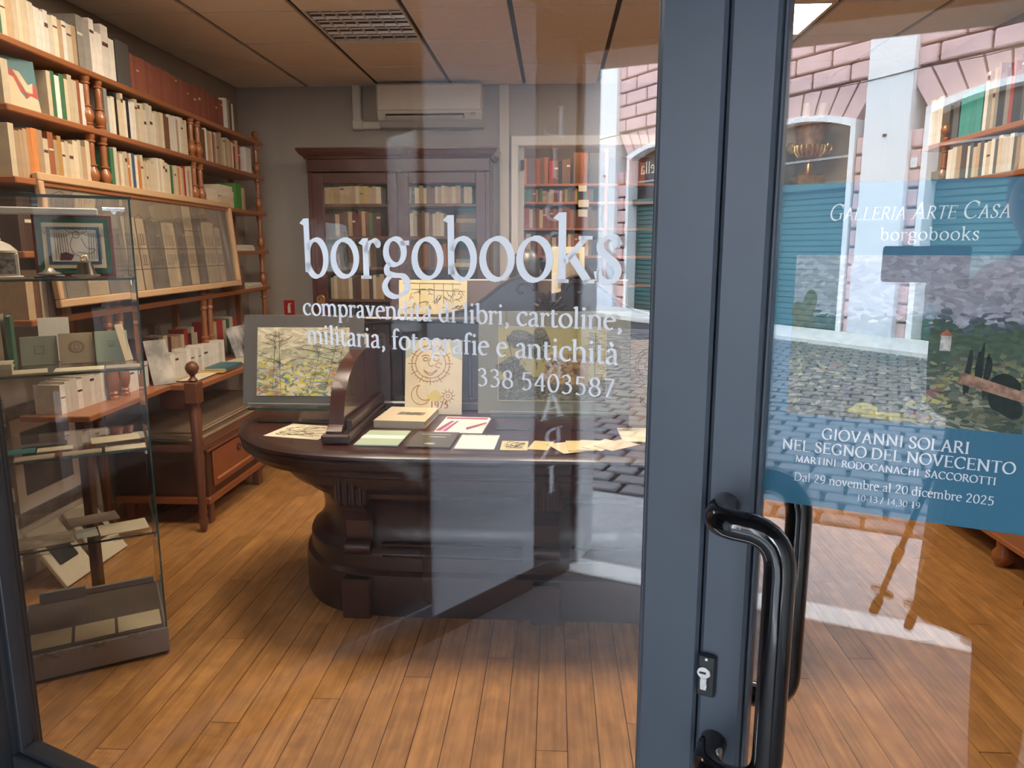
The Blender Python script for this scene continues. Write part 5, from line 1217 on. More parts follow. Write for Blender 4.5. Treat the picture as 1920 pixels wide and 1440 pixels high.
A2, s2 = art('tree_print', 'print of trees and an ochre house in a sage mount on the counter', -.315, 3.06, CT + .073, .635, .43, M_mat2, -9, (.085, .535, .055, .365), mat('print_yellow_sky', (.54, .48, .20), .8, var=.05, scale=4), .0)
obj('printed_ground', MB().prism([(.085, .055), (.535, .055), (.535, .15), (.40, .13), (.30, .16), (.085, .14)], -.0016, -.0013, 'y'), dab_mat('print_grey_green', [(0, (.16, .15, .10)), (1, (.22, .21, .15))], [(0, (.08, .08, .06)), (.3, (.24, .23, .16)), (.5, (.13, .13, .09)), (.75, (.33, .31, .22))], .6, 40, .2), s2)
obj('printed_house', MB().prism([(.28, .13), (.46, .12), (.46, .235), (.44, .25), (.30, .255), (.28, .235)], -.0017, -.0013, 'y'), dab_mat('print_ochre', [(0, (.42, .26, .12)), (1, (.46, .30, .14))], [(0, (.24, .14, .07)), (.3, (.46, .29, .12)), (.6, (.52, .38, .16)), (.8, (.30, .17, .08))], .9, 12, .2), s2)
for q in range(7): obj('printed_tree', MB().prism(blob(.10 + rr.uniform(.02, .13), rr.uniform(.14, .33), .045, .035, q + 40, 16, .3), -.0019 - .00006 * q, -.0013, 'y'), dab_mat('print_grey_leaf', [(0, (.16, .16, .12)), (1, (.24, .23, .17))], [(0, (.07, .07, .055)), (.35, (.22, .21, .15)), (.6, (.12, .12, .09)), (.8, (.34, .32, .22))], .9, 14, .2), s2)
obj('printed_tree', MB().prism(blob(.265, .315, .035, .045, 61, 16, .25), -.0019, -.0013, 'y'), mat('print_grey_leaf'), s2)
tl = [[(.085, .055), (.535, .055), (.535, .365), (.085, .365), (.085, .055)]]
drawing('print_border', tl, .003, M_paper, s2, (0, -.0018, 0))
tl = []
for q in range(60): a, c = rr.uniform(.09, .52), rr.uniform(.06, .24); tl += [[(a, c), (a + rr.uniform(-.012, .012), c + rr.uniform(.005, .03))]]
for q in range(8): tl += [[(.46 + rr.uniform(-.005, .01), .27 + q * .010), (.515 - q * .003, .268 + q * .010 + rr.uniform(-.004, .004))]]
tl += [[(.487, .14), (.49, .35)], crom([(.13, .06), (.15, .18), (.12, .33)]), crom([(.15, .18), (.20, .27), (.23, .33)])]
drawing('ink_lines', tl, .0022, M_black, s2, (0, -.0021, 0))
# calendar sheet with the sun
A3 = thing('sun_calendar', 'cream calendar sheet of 1975 with a drawn sun face and moon', 'calendar', loc=(-.685, 3.345, CT + .002), rot=(math.radians(-12), 0, 0))
obj('sheet', BB(0, .265, 0, .003, 0, .345, b=.0006), M_paper, A3)
M_oink = mat('ochre_ink', (.42, .20, .045), .7)
sun = [arc(.118, .235, .088, .084, 0, 360, 36), arc(.118, .235, .070, .067, 0, 360, 30), arc(.095, .265, .018, .010, 0, 180, 8), arc(.145, .265, .018, .010, 0, 180, 8), arc(.095, .255, .012, .008, 0, 360, 10), arc(.145, .255, .012, .008, 0, 360, 10),
       crom([(.118, .262), (.108, .235), (.122, .222), (.132, .230)]), crom([(.085, .205), (.118, .190), (.15, .207)]), crom([(.09, .20), (.118, .180), (.147, .202)]), arc(.155, .228, .014, .012, 0, 300, 10)]
for q in range(36):
    a = math.radians(q * 10); r0 = .088 if q % 3 else .072; sun += [[(.118 + r0 * math.cos(a), .235 + r0 * .95 * math.sin(a)), (.118 + (.094 if q % 3 else .105) * math.cos(a), .235 + (.09 if q % 3 else .1) * math.sin(a))]]
sun += [arc(.20, .085, .020, .020, 0, 360, 16), arc(.20, .085, .008, .008, 0, 360, 10)] + [[(.20 + .021 * math.cos(q * PI / 5), .085 + .021 * math.sin(q * PI / 5)), (.20 + .034 * math.cos(q * PI / 5 + .15), .085 + .034 * math.sin(q * PI / 5 + .15))] for q in range(10)]
sun += [arc(.075, .09, .045, .045, 100, 330, 18), arc(.095, .105, .040, .040, 130, 300, 14)]
drawing('sun_drawing', sun, .0032, M_oink, A3, (0, -.0004, 0))
obj('yellow_wash', MB().prism(blob(.14, .085, .026, .030, 3, 16, .25), -.0006, -.0002, 'y'), mat('pale_yellow_wash', (.62, .52, .16), .8), A3)
obj('blue_wash', MB().prism([(.20, .345), (.264, .345), (.264, .25), (.22, .27)], -.0006, -.0002, 'y'), mat('pale_blue_wash', (.46, .52, .46), .8), A3); obj('blue_wash', MB().prism([(.0, .345), (.06, .345), (.02, .27), (.0, .26)], -.0006, -.0002, 'y'), mat('pale_blue_wash'), A3)
lettering('lettering', '1975', .115, .205, .030, mat('red_ochre_ink', (.36, .10, .03), .7), A3, -.0004, bold=1.4)
A4 = thing('emblem_sheet', 'cream sheet with round ink emblems at the far end of the counter', 'print', loc=(.325, 3.13, CT + .002), rot=(math.radians(-7), 0, 0))
obj('sheet', BB(0, .25, 0, .003, 0, .375, b=.0006), mat('beige_paper', (.60, .48, .34), .85, var=.05, scale=9), A4)
drawing('emblem', [arc(.085, .265, .062, .075, 0, 360, 30), arc(.085, .265, .050, .060, 0, 360, 26), arc(.085, .265, .022, .028, 0, 360, 16), arc(.075, .12, .03, .03, 0, 360, 16), arc(.075, .12, .018, .02, 0, 360, 12)] + [[(.085 + .05 * math.cos(q * .42), .265 + .06 * math.sin(q * .42)), (.085 + .062 * math.cos(q * .42), .265 + .075 * math.sin(q * .42))] for q in range(15)], .0018, M_sepia, A4, (0, -.0004, 0))
obj('paper_slip', BB(-.13, -.10, 0, .002, .10, .385, b=.0005), M_paper, thing('paper_slip_card', 'narrow cream slip standing beside the garden watercolour', 'card', loc=(-.735, 3.24, CT + .002), rot=(math.radians(-8), 0, 0)))
# flat things
def flatc(name, label, cx, cy, w, d, t, m, rz=0.0, cat='booklet', z=CT + .0008, pages=False):
    if pages: o = obj(name, MB().box(-w / 2, w / 2, -d / 2, d / 2, 0, t * .12).box(-w / 2, w / 2, -d / 2, d / 2, t * .88, t).box(-w / 2, -w / 2 + .003, -d / 2, d / 2, t * .12, t * .88).box(-w / 2 + .003, w / 2 - .003, -d / 2 + .003, d / 2 - .003, t * .12, t * .88, 1), [m, M_pages], loc=(cx, cy, z), rot=(0, 0, rz))
    else: o = obj(name, BB(-w / 2, w / 2, -d / 2, d / 2, 0, t, b=t * .25), m, loc=(cx, cy, z), rot=(0, 0, rz))
    return tag(o, label, cat)
def top_print(o, lines, w, m, t): return link('cover_print', letter_mesh('cover_print', strokes_mb(lines, w), m, .0003), o, W, (0, 0, t + .0001), (PI / 2 * 3, 0, 0))
def flatpoly(name, poly, m, o, t, h=.0004): return obj(name, MB().prism(poly, t, t + h), m, o)
o = flatc('thick_book', 'thick cream paperback with a dark engraving on its cover', -.645, 3.215, .225, .285, .032, mat('cream_cover', (.62, .52, .36), .6), -.06, 'book', pages=True)
flatpoly('cover_print', [(-.045, -.02), (.075, -.025), (.078, .03), (-.04, .035)], mat('dark_engraving', (.06, .05, .045), .7, col2=(.30, .25, .18), scale=50), o, .0321)
o = flatc('magazine', 'white magazine with magenta figures on its cover', -.385, 3.13, .205, .29, .007, M_pwhite, -.05, 'magazine')
M_mag = mat('magenta_ink', (.36, .06, .16), .6)
for p in [[(-.095, .10), (.09, .10), (.09, .13), (-.095, .13)], [(-.10, -.12), (-.075, -.13), (-.05, .06), (-.065, .06)], [(-.07, -.13), (-.05, -.13), (-.03, .06), (-.04, .06)], [(.03, -.10), (.095, .02), (.095, .05), (.02, -.06)]]: flatpoly('magenta_print', p, M_mag, o, .0071)
M_pg = mat('pale_green_cover', (.40, .50, .36), .6)
o = flatc('booklet', 'pale green booklet with a white band near the counter edge', -.680, 2.885, .175, .235, .008, M_pg, -.03)
flatpoly('white_band', [(-.0875, -.02), (.0875, -.02), (.0875, .03), (-.0875, .03)], M_pwhite, o, .0081)
o = flatc('booklet', 'dark grey booklet with a white script title near the counter edge', -.475, 2.87, .175, .235, .008, mat('dark_taupe_cover', (.10, .085, .07), .6), -.03)
obj('script_title', MB().box(-.06, .06, .070, .073, .0081, .0084), M_ink, o); obj('script_title', MB().box(-.02, .045, .03, .034, .0081, .0084), M_ink, o)
flatpoly('seal', arc(-.0, -.075, .022, .012, 0, 330, 11), mat('pale_green_cover'), o, .0081)
o = flatc('booklet', 'plain white booklet with black letters along its top near the edge', -.295, 2.845, .155, .215, .006, M_pwhite, -.03)
flatpoly('title', [(-.065, .09), (.065, .09), (.065, .098), (-.065, .098)], mat('grey_ink', (.20, .18, .17), .8, col2=(.7, .66, .6), scale=60), o, .0061)
o = flatc('card', 'small yellow card with black line drawing on the counter edge', -.147, 2.805, .105, .135, .003, mat('yellow_card', (.64, .53, .26), .8), .0, 'card')
q_ = random.Random(4)
for i in range(9):
    a = crom([(q_.uniform(-.045, .045), q_.uniform(-.055, .055)) for _ in range(3)], 4)
    obj('black_line', MB().tube([(x, y, .0032) for x, y in a], .0012, 5), M_black, o)
o = flatc('sketch_sheet', 'wide cream sheet with pencil sketches at the rounded counter end', -1.035, 2.985, .25, .22, .003, M_paper, -.22, 'print')
for i in range(8):
    a = crom([(q_.uniform(-.10, .10), q_.uniform(-.09, .09)) for _ in range(4)], 4); obj('pencil_line', MB().tube([(x, y, .0031) for x, y in a], .0011, 5), M_sepia, o)
flatc('envelope', 'cream envelope folder at the far end of the counter', .345, 3.00, .14, .23, .005, M_paper, .03, 'envelope')
fan = [(-.045, 2.815, .08, .13, .10, 'yellow-edged folded card', (.66, .56, .28)), (.055, 2.78, .10, .15, .75, 'cream envelope', (.68, .58, .38)), (.105, 2.80, .10, .15, .35, 'yellow envelope', (.66, .55, .28)), (.150, 2.80, .10, .15, .18, 'buff envelope', (.66, .55, .36)), (.195, 2.80, .09, .16, -.35, 'pale envelope', (.70, .60, .42)), (.245, 2.79, .10, .15, -.55, 'pink-toned envelope', (.66, .50, .36))]
for i, (cx, cy, w, d, a, nm, cc) in enumerate(fan):
    flatc('old_envelope', nm + ' in the fan of old letters on the counter', cx, cy, w, d, .0022, mat('letter_%d' % i, cc, .85, var=.05, scale=20), a - .3, 'envelope', CT + .0008 + i * .0025)
# on top of the upstand
tz = 1.196
sk = thing('line_sketch', 'pale yellow sheet with a scribbled ink scene on top of the counter upstand', 'sketch', loc=(-.745, 3.56, tz), rot=(math.radians(-10), 0, 0))
obj('sheet', BB(0, .33, 0, .003, 0, .165, b=.0006), mat('yellowed_paper', (.70, .58, .32), .85), sk)
sl = [[(.02, .15), (.30, .145)], [(.06, .12), (.32, .11)]] + [[(x, .15), (x + .002, .05)] for x in (.10, .17, .215, .26)]
for i in range(34): a, c = q_.uniform(.02, .30), q_.uniform(.015, .11); sl += [crom([(a, c), (a + q_.uniform(-.02, .02), c + q_.uniform(.0, .025)), (a + q_.uniform(-.02, .03), c + q_.uniform(-.01, .03))], 3)]
drawing('ink_scene', sl, .0022, M_black, sk, (0, -.0004, 0))
bd = thing('brown_folder', 'broad brown folder with a white edge behind the carved crest', 'folder', loc=(-.42, 3.58, tz), rot=(math.radians(-4), 0, 0))
obj('board', BB(0, .77, 0, .012, 0, .160, b=.002), mat('brown_board', (.17, .105, .07), .7), bd); obj('white_edge', B(0, .77, -.001, .013, .160, .167), M_pwhite, bd)
bu = thing('bronze_bust', 'dark bronze head of a man on top of the counter upstand', 'bust', loc=(-.135, 3.60, tz))
M_brz = mat('bust_bronze', (.10, .095, .085), .42, .7, var=.3, scale=30)
bu_b = MB(); bu_b.lathe([(.05, 0), (.05, .02), (.036, .03)], n=20)
obj('socle', bu_b, M_brz, bu, smooth=True)
hd = MB(); hd.lathe([(.034, .03), (.036, .06), (.040, .10), (.055, .13), (.070, .17), (.076, .21), (.072, .25), (.055, .285), (.028, .303), (.002, .308)], n=24)
vv = []
for x, y, z_ in hd.v:
    f = 1.0
    if y < 0 and .12 < z_ < .22: y *= 1.08
    if y < -.03 and abs(x) < .018 and .165 < z_ < .215: y -= .020 * (1 - abs(z_ - .178) / .05)
    if y < -.03 and .205 < z_ < .225: y += .008
    if y > 0: y *= 1.18
    vv.append((x * .92, y, z_))
hd.v = vv; hb = obj('head', hd, M_brz, bu, smooth=True)
for s_ in (-1, 1): obj('ear', MB().sphere((s_ * .068, .008, .185), .010, .018, .028, 10, 8), M_brz, hb, smooth=True)
# mounted print beside the bust
mp_ = thing('mounted_print', 'small dark print in a wide cream mount beside the bronze head', 'print', loc=(-.012, 3.56, tz), rot=(math.radians(-6), 0, 0))
obj('mount', BB(0, .155, 0, .006, .09, .32, b=.001), M_paper, mp_); obj('print_image', B(.030, .130, -.001, 0, .125, .29), mat('brown_print', (.20, .16, .11), .7, col2=(.40, .32, .22), scale=18), mp_)
obj('ledge', BB(-.01, .165, -.03, .03, 0, .09, b=.004), M_orange, mp_)

# ------------------------------------------------------------------ second room: cedar bookshelf
s2_ = thing('cedar_bookshelf', 'orange cedar bookshelf in the second room seen through the doorway', 'bookshelf', loc=(0, 0, 0))
for z in (2.055, 1.905, 1.685, 1.45, 1.2, .9, .6): obj('shelf_board', BB(-.55, 1.35, 6.58, 6.86, z - .02, z, b=.003), M_orange, s2_)
for x in (-.58, .42, 1.35): obj('upright', BB(x, x + .03, 6.58, 6.86, 0, 2.42, b=.003), M_orange, s2_)
obj('back_panel', B(-.55, 1.35, 6.86, 6.875, 0, 2.3), mat('dark_cedar', (.10, .03, .015), .6), s2_)
def r2(z, x0, dy=.02): return lambda s: (x0 + s, 6.58 + dy, z)
G2 = 'books in the second room'; ED = 'the doorway hinge'
row('hardback', {'orange': 3, 'rust': 3, 'brown': 1}, .22, (.205, .225), (.032, .045), (.14, .17), r2(2.055, -.28), 0, 'top cedar shelf', G2, 51, ED, .0)
row('hardback', {'black': 1.2, 'blue': 1, 'maroon': 2, 'red': 1, 'brown': 1}, .20, (.19, .215), (.025, .04), (.14, .17), r2(2.055, -.05), 0, 'top cedar shelf past the orange set', G2, 52, ED, .4)
row('leather-bound book', {'brown': 2, 'rust': 1}, .13, (.245, .26), (.05, .065), (.16, .18), r2(2.055, .155), 0, 'top cedar shelf, tall pair', G2, 53, ED, .0)
row('hardback', {'dark grey': 1}, .09, (.25, .26), (.04, .05), (.16, .18), r2(2.055, .29), 0, 'top cedar shelf, dark tall pair', G2, 54, ED, .9)
row('hardback', {'rust': 2, 'red': 1, 'brick red': 2, 'dark grey': 1}, .17, (.17, .215), (.03, .045), (.14, .17), r2(2.055, .62), 0, 'top cedar shelf past the upright', G2, 55, ED, .2)
row('paperback', {'maroon': 1, 'green': 2, 'gold': 1.4, 'brown': 1}, .62, (.09, .12), (.018, .03), (.12, .15), r2(1.905, -.28), 0, 'second cedar shelf', G2, 56, ED, .2)
row('hardback', {'rust': 2, 'brick red': 2, 'brown': 2, 'red': 1, 'cream': .6}, .66, (.15, .18), (.024, .036), (.14, .17), r2(1.685, -.28), 0, 'third cedar shelf', G2, 57, ED, .2)
row('hardback', {'brown': 2, 'rust': 2, 'cream': 1}, .60, (.15, .19), (.026, .04), (.14, .17), r2(1.45, -.28), 0, 'fourth cedar shelf', G2, 58, ED, .2)
for i, (x, z, w, h) in enumerate([(.20, 1.99, .07, .05), (.20, 1.86, .09, .06), (.20, 1.78, .08, .06)]):
    o = obj('paper_note', BB(x, x + w, 6.568, 6.570, z, z + h, b=.0005), M_pwhite); tag(o, ['upper', 'middle', 'lower'][i] + ' white paper note fixed to the cedar bookshelf', 'note')
# ------------------------------------------------------------------ cabinet with the gilt urn
cbn = thing('tall_cabinet', 'dark red wooden cabinet carrying the gilt urn', 'cabinet', loc=(0, 0, 0))
obj('body', BB(1.18, 2.02, 5.47, 5.86, .08, 1.90, b=.006), M_bcase, cbn); obj('top', BB(1.14, 2.08, 5.43, 5.87, 1.90, 1.945, b=.010), M_bcaseh, cbn); obj('plinth', BB(1.16, 2.04, 5.45, 5.86, 0, .08, b=.006), M_bcaseh, cbn)
for x0, x1 in [(1.20, 1.595), (1.605, 2.0)]:
    d_ = obj('door', BB(x0, x1, 5.455, 5.47, .12, 1.86, b=.005), M_bcase, cbn); obj('knob', MB().sphere(((x1 - .03) if x0 < 1.5 else (x0 + .03), 5.445, 1.0), .012), M_gold, d_, smooth=True)
ur = thing('gilt_urn', 'gilt bronze urn with side handles and paper rolls on the cabinet', 'urn', loc=(1.815, 5.66, 1.946))
obj('base', BB(-.095, .095, -.095, .095, 0, .085, b=.012), M_gold, ur)
obj('stem', MB().lathe([(.045, .085), (.040, .095), (.026, .13), (.022, .16), (.035, .175), (.045, .18), (.03, .19)], n=20), M_gold, ur, smooth=True)
obj('bowl', MB().lathe([(.03, .19), (.075, .205), (.10, .235), (.108, .27), (.10, .285)], n=24), M_gold, ur, smooth=True)
obj('cup', MB().lathe([(.095, .285), (.098, .34), (.108, .41), (.125, .45), (.130, .458), (.120, .458), (.10, .41), (.085, .30)], n=24, caps=False), mat('painted_urn', (.13, .085, .05), .4, .3, col2=(.33, .17, .09), scale=20), ur, smooth=True)
obj('rim', MB().tube([(.126 * math.cos(a * PI / 14), .126 * math.sin(a * PI / 14), .458) for a in range(28)], .007, 8, closed=True), M_gold, ur, smooth=True)
for q in range(18): a = q * PI / 9; obj('gadroon', MB().tube([(.075 * math.cos(a), .075 * math.sin(a), .205), (.106 * math.cos(a), .106 * math.sin(a), .245), (.105 * math.cos(a), .105 * math.sin(a), .283)], .011, 6), M_gold, ur, smooth=True)
for s_ in (-1, 1): obj('handle', MB().tube([(s_ * .10, 0, .235), (s_ * .135, 0, .24), (s_ * .155, 0, .265), (s_ * .150, 0, .295), (s_ * .125, 0, .30), (s_ * .12, 0, .28)], .009, 8), M_gold, ur, smooth=True)
for i, (x, lean) in enumerate([(-.04, .0), (.04, .14)]):
    o = obj('paper_roll', MB().lathe([(.024, 0), (.024, .24)], n=14), M_pwhite, loc=(1.815 + x, 5.66, 2.28), rot=(0, lean, 0), smooth=True); tag(o, ['upright white paper roll standing in the gilt urn', 'leaning white paper roll in the gilt urn'][i], 'paper roll')
pt = thing('round_plate', 'dark round plate standing on the cabinet next to the gilt urn', 'plate', loc=(1.60, 5.74, 1.946), rot=(math.radians(-14), 0, 0))
obj('dish', MB().lathe([(.02, 0), (.10, .004), (.155, .018), (.160, .024), (.150, .024), (.098, .012), (.02, .008)], n=32, M=Matrix.Translation((0, 0, .162)) @ RX), mat('dark_plate', (.035, .035, .037), .3), pt, smooth=True)
# ------------------------------------------------------------------ shelves on the other wall
rs = thing('corner_shelf', 'cherry-wood spindle shelves full of books beyond the poster', 'shelf', loc=(0, 0, 0))
RF = 2.12
RZ = [2.085, 1.865, 1.60, 1.30, 1.0, .62, .16]
for z in RZ: obj('shelf_board', BB(RF, XR - .012, 2.75, 4.62, z - .028, z, b=.004), M_cherry, rs)
for a, b_ in zip(RZ[1:], RZ[:-1]):
    me = MB().lathe(spindle_prof(b_ - .028 - a)).mesh('spindle', M_cherryv, True)
    for y in (2.80, 4.40): link('spindle', me, rs, loc=(RF + .026, y, a))
obj('finial', MB().lathe([(.018, RZ[0]), (.022, RZ[0] + .012), (.014, RZ[0] + .024), (.032, RZ[0] + .045), (.036, RZ[0] + .062), (.028, RZ[0] + .084), (.001, RZ[0] + .096)], RF + .026, 4.40), M_cherryv, rs, smooth=True)
for y in (2.82, 3.52, 4.56): obj('bun_foot', MB().lathe([(.025, 0), (.045, .03), (.048, .06), (.030, .09), (.034, .132)], RF + .05, y, n=16), M_cherryv, rs, smooth=True)
RW = -PI / 2
def rw(z, y1): return lambda s: (RF + .02, y1 - s, z)
EC = 'the urn end'
row('hardback', {'cream': 3, 'ivory': 2}, .14, (.24, .26), (.04, .05), (.14, .17), rw(RZ[0], 4.60), RW, 'upper corner shelf', 'books on the corner shelves', 61, EC, .0)
row('hardback', {'dark grey': 2, 'black': 1}, .10, (.18, .20), (.028, .036), (.14, .17), rw(RZ[0], 4.38), RW, 'upper corner shelf by the finial', 'books on the corner shelves', 62, EC, .2)
row('hardback', {'teal': 1}, .21, (.215, .23), (.05, .055), (.15, .17), rw(RZ[0], 4.27), RW, 'upper corner shelf, teal set', 'books on the corner shelves', 63, EC, .0)
row('paperback', {'cream': 2, 'black': 1, 'white': 2, 'red': .8, 'tan': 1, 'grey': 1, 'dark grey': 1, 'sage': .7}, .95, (.22, .32), (.024, .04), (.14, .17), rw(RZ[0], 4.05), RW, 'upper corner shelf past the teal set', 'books on the corner shelves', 64, EC, .3)
row('paperback', {'tan': 2, 'grey': 2, 'white': 1}, .18, (.165, .185), (.04, .055), (.14, .17), rw(RZ[1], 4.36), RW, 'second corner shelf by the spindle', 'books on the corner shelves', 65, EC, .4)
row('paperback', {'white': 2, 'cream': 1, 'grey': 1.4, 'red': .5, 'orange': .4, 'sage': .8, 'tan': 1, 'dark grey': 1}, 1.1, (.15, .185), (.022, .038), (.14, .17), rw(RZ[1], 4.16), RW, 'second corner shelf', 'books on the corner shelves', 66, EC, .3)
gp = thing('display_stand', 'grey panel on a foot standing before the corner shelves', 'panel', loc=(2.03, 2.70, 0))
obj('panel', BB(0, .05, 0, .42, .03, 1.55, b=.004), mat('grey_panel_paint', (.34, .33, .31), .6), gp); obj('foot', BB(-.012, .10, .02, .40, 0, .03, b=.004), M_anth, gp)
# ------------------------------------------------------------------ the photographer before the glass, with phone and poles
M_skin = mat('skin', (.48, .28, .20), .55, var=.06, scale=20)
M_coat = mat('dark_coat', (.022, .024, .030), .85, var=.2, scale=30)
M_trous = mat('dark_trousers', (.020, .020, .024), .9, var=.2, scale=30)
M_hair = mat('grey_hair', (.20, .19, .18), .7, var=.3, scale=60, stretch=(1, 1, .2))
def skin_mesh(name, verts, edges, radii, root, m, parent=None, frame=W, sub=2):
    me = bpy.data.meshes.new(name); me.from_pydata(verts, edges, []); me.materials.append(m)
    o = link(name, me, parent, frame)
    sk = o.modifiers.new('skin', 'SKIN'); sk.use_smooth_shade = True
    for i, r in enumerate(radii):
        me.skin_vertices[0].data[i].radius = r if isinstance(r, tuple) else (r, r)
        me.skin_vertices[0].data[i].use_root = (i == root)
    sb = o.modifiers.new('subdivision', 'SUBSURF'); sb.levels = sub; sb.render_levels = sub
    return o
def P3(u, n, z): return (u, -n, z)
per = thing('person', 'person in a dark coat photographing the shop through the glass', 'person', frame=D)
V_ = [P3(.36, 1.40, .96), P3(.36, 1.39, 1.12), P3(.36, 1.38, 1.30), P3(.355, 1.36, 1.42), P3(.345, 1.34, 1.49), P3(.335, 1.31, 1.55),      # 0-5 spine
      P3(.20, 1.38, 1.38), P3(.185, 1.30, 1.13), P3(.155, 1.10, 1.30), P3(.135, .985, 1.405),                                              # 6-9 arm
      P3(.52, 1.38, 1.38), P3(.535, 1.28, 1.13), P3(.36, 1.10, 1.30), P3(.215, .985, 1.42),                                                # 10-13 arm
      P3(.29, 1.40, .88), P3(.36, 1.37, .48), P3(.375, 1.41, .09), P3(.345, 1.25, .045),                                                  # 14-17 leg
      P3(.45, 1.40, .88), P3(.53, 1.38, .48), P3(.54, 1.42, .09), P3(.56, 1.28, .045)]                                                    # 18-21 leg
E__ = [(0, 1), (1, 2), (2, 3), (3, 4), (4, 5), (3, 6), (6, 7), (7, 8), (8, 9), (3, 10), (10, 11), (11, 12), (12, 13), (0, 14), (14, 15), (15, 16), (16, 17), (0, 18), (18, 19), (19, 20), (20, 21)]
R__ = [(.15, .11), (.145, .105), (.155, .115), (.09, .075), .055, .052, .062, .048, .040, .026, .062, .048, .040, .026, .090, .080, .068, .040, .090, .080, .068, .040]
skin_mesh('body', V_, E__, R__, 0, M_trous, per)
# head with face
def head_mesh():
    mb = MB(); n, m = 24, 18
    mb.sphere((0, 0, 0), .076, .095, .118, n, m)
    out = []
    for x, y, z in mb.v:
        if z < -.02: k = 1 + (z + .02) * 2.6; x *= max(.55, k); 
        if y > .05:
            if abs(x) < .016 and -.035 < z < .012: y += .026 * (1 - abs(x) / .016) * (1 - abs(z + .018) / .04)
            if .008 < z < .03 and .015 < abs(x) < .05: y -= .010
            if .032 < z < .045: y += .004
            if -.068 < z < -.05 and abs(x) < .028: y += .006
        if z < -.085: y = y * .8 + .018
        out.append((x, y, z))
    mb.v = out
    return mb
Hc = P3(.325, 1.285, 1.615)
hd_ = obj('head', head_mesh(), M_skin, per, loc=Hc, rot=(math.radians(-8), 0, math.radians(18)), smooth=True)
for s_ in (-1, 1):
    obj('ear', MB().sphere((s_ * .077, -.006, -.008), .010, .020, .032, 10, 8), M_skin, hd_, smooth=True)
    obj('eye', MB().sphere((s_ * .030, .078, .016), .011, .008, .008, 10, 8), mat('eye_white', (.6, .58, .55), .3), hd_, smooth=True)
hh_ = MB(); hh_.sphere((0, -.010, .018), .084, .102, .118, 24, 16)
hh_.v = [(x, min(y, .050 + (z - .05) * .5), max(z, -.02 - (0 if y > 0 else .04))) for x, y, z in hh_.v]
obj('hair', hh_, M_hair, hd_, smooth=True)
# long coat over torso and hips, sleeves
co = MB(); ring = []
for z, rx, ry, cu, cn in [(.50, .215, .165, .355, 1.385), (.60, .212, .165, .355, 1.385), (.80, .205, .160, .357, 1.385), (.98, .190, .150, .360, 1.385), (1.12, .180, .142, .360, 1.385), (1.26, .192, .145, .360, 1.38), (1.36, .200, .130, .360, 1.375), (1.43, .150, .100, .357, 1.365), (1.475, .080, .075, .350, 1.345), (1.50, .074, .070, .347, 1.338)]:
    ring.append([(cu + rx * math.cos(a * PI / 14), -cn + ry * math.sin(a * PI / 14) + (.012 * math.sin(5 * a * PI / 14) if z < .9 else 0), z) for a in range(28)])
vs = [p for r_ in ring for p in r_]; fs_ = []
for i in range(len(ring) - 1):
    for a in range(28): fs_.append((i * 28 + a, i * 28 + (a + 1) % 28, (i + 1) * 28 + (a + 1) % 28, (i + 1) * 28 + a))
co.add(vs, fs_); ctt = obj('coat', co, M_coat, per, smooth=True)
so = ctt.modifiers.new('cloth_thickness', 'SOLIDIFY'); so.thickness = .006
for a_, b_, c_ in [((.205, 1.375, 1.385), (.18, 1.30, 1.13), (.150, 1.075, 1.325)), ((.515, 1.375, 1.385), (.54, 1.28, 1.13), (.33, 1.075, 1.325))]:
    pts = [P3(*a_), P3(*[(a_[i] + b_[i]) / 2 for i in range(3)]), P3(*b_), P3(*[(c_[i] + b_[i]) / 2 for i in range(3)]), P3(*c_)]
    obj('sleeve', MB().tube(pts, [.082, .075, .066, .060, .052], 14), M_coat, per, smooth=True)
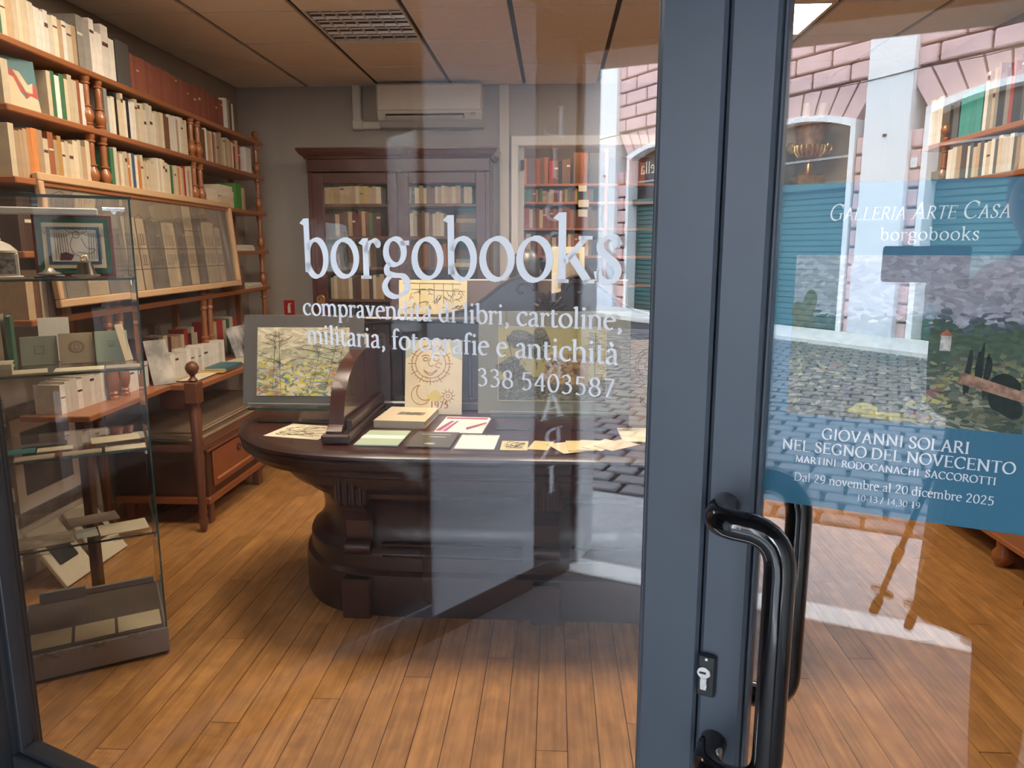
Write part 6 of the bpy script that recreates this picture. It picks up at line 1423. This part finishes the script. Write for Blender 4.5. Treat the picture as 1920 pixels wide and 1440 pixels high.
# hands closed around the ends of the phone
def hand(side, cu, cz):
    h = obj('hand', MB().sphere(P3(cu, .955, cz), .040, .026, .036, 14, 9), M_skin, per, smooth=True)
    for i, (dz, ln_) in enumerate([(.030, .062), (.010, .068), (-.010, .064), (-.030, .052)]):
        a = Vector(P3(cu + side * .012, .945, cz + dz * .8)); b = a + Vector((-side * .018, .022, 0)); c = b + Vector((-side * .014, .018, -.002)) * (ln_ / .06); d = c + Vector((side * .012, .008, 0))
        obj('finger', MB().tube([a, b, c, d], [.0095, .009, .008, .006], 10), M_skin, h, smooth=True)
    a = Vector(P3(cu - side * .02, .952, cz - .025)); obj('thumb', MB().tube([a, a + Vector((-side * .028, .012, .010)), a + Vector((-side * .045, .020, .024))], [.012, .0105, .008], 10), M_skin, h, smooth=True)
hand(-1, .115, 1.415); hand(1, .205, 1.440)
# smartphone, its lens where the picture was taken from
pho = thing('smartphone', 'dark smartphone held sideways towards the glass', 'phone', frame=D)
obj('case', BB(-.012, .152, -.9165, -.9075, 1.432, 1.508, b=.004), mat('phone_black', (.008, .008, .009), .2, coat=.4), pho)
obj('screen', B(-.006, .146, -.9171, -.9166, 1.437, 1.503), mat('phone_screen', (.02, .02, .022), .1), pho)
obj('camera_bump', MB().lathe([(.009, 0), (.009, .0012)], n=18, M=Matrix.Translation((.020, -.9075, 1.492)) @ Matrix.Rotation(-PI / 2, 4, 'X')), mat('phone_black'), pho, smooth=True)
# walking poles tucked under the arm
for i, (t0, t1) in enumerate([((.215, 1.20, 1.22), (.037, 1.19, .545)), ((.235, 1.21, 1.20), (.122, 1.19, .520))]):
    po = thing('trekking_pole', ['thin trekking pole tucked under the arm, tip reaching farther out', 'thin trekking pole tucked under the arm, hanging more upright'][i], 'trekking pole', frame=D, group='pair of trekking poles')
    a, b = Vector(P3(*t0)), Vector(P3(*t1)); d = (b - a).normalized()
    obj('shaft', MB().tube([a, b - d * .05], [.0085, .0075], 10), mat('pole_shaft', (.03, .03, .034), .4, .3), po, smooth=True)
    obj('grip', MB().tube([a, a + d * .015, a + d * .11, a + d * .125], [.012, .015, .014, .010], 12), mat('pole_cork', (.12, .07, .04), .9), po, smooth=True)
    obj('clamp', MB().tube([b - d * .20, b - d * .16], .012, 12), M_blk, po, smooth=True)
    obj('basket', MB().tube([b - d * .075, b - d * .070, b - d * .066, b - d * .060], [.010, .030, .030, .010], 18), M_blk, po, smooth=True)
    obj('tip', MB().tube([b - d * .05, b - d * .03, b], [.010, .013, .011], 10), M_rub, po, smooth=True)
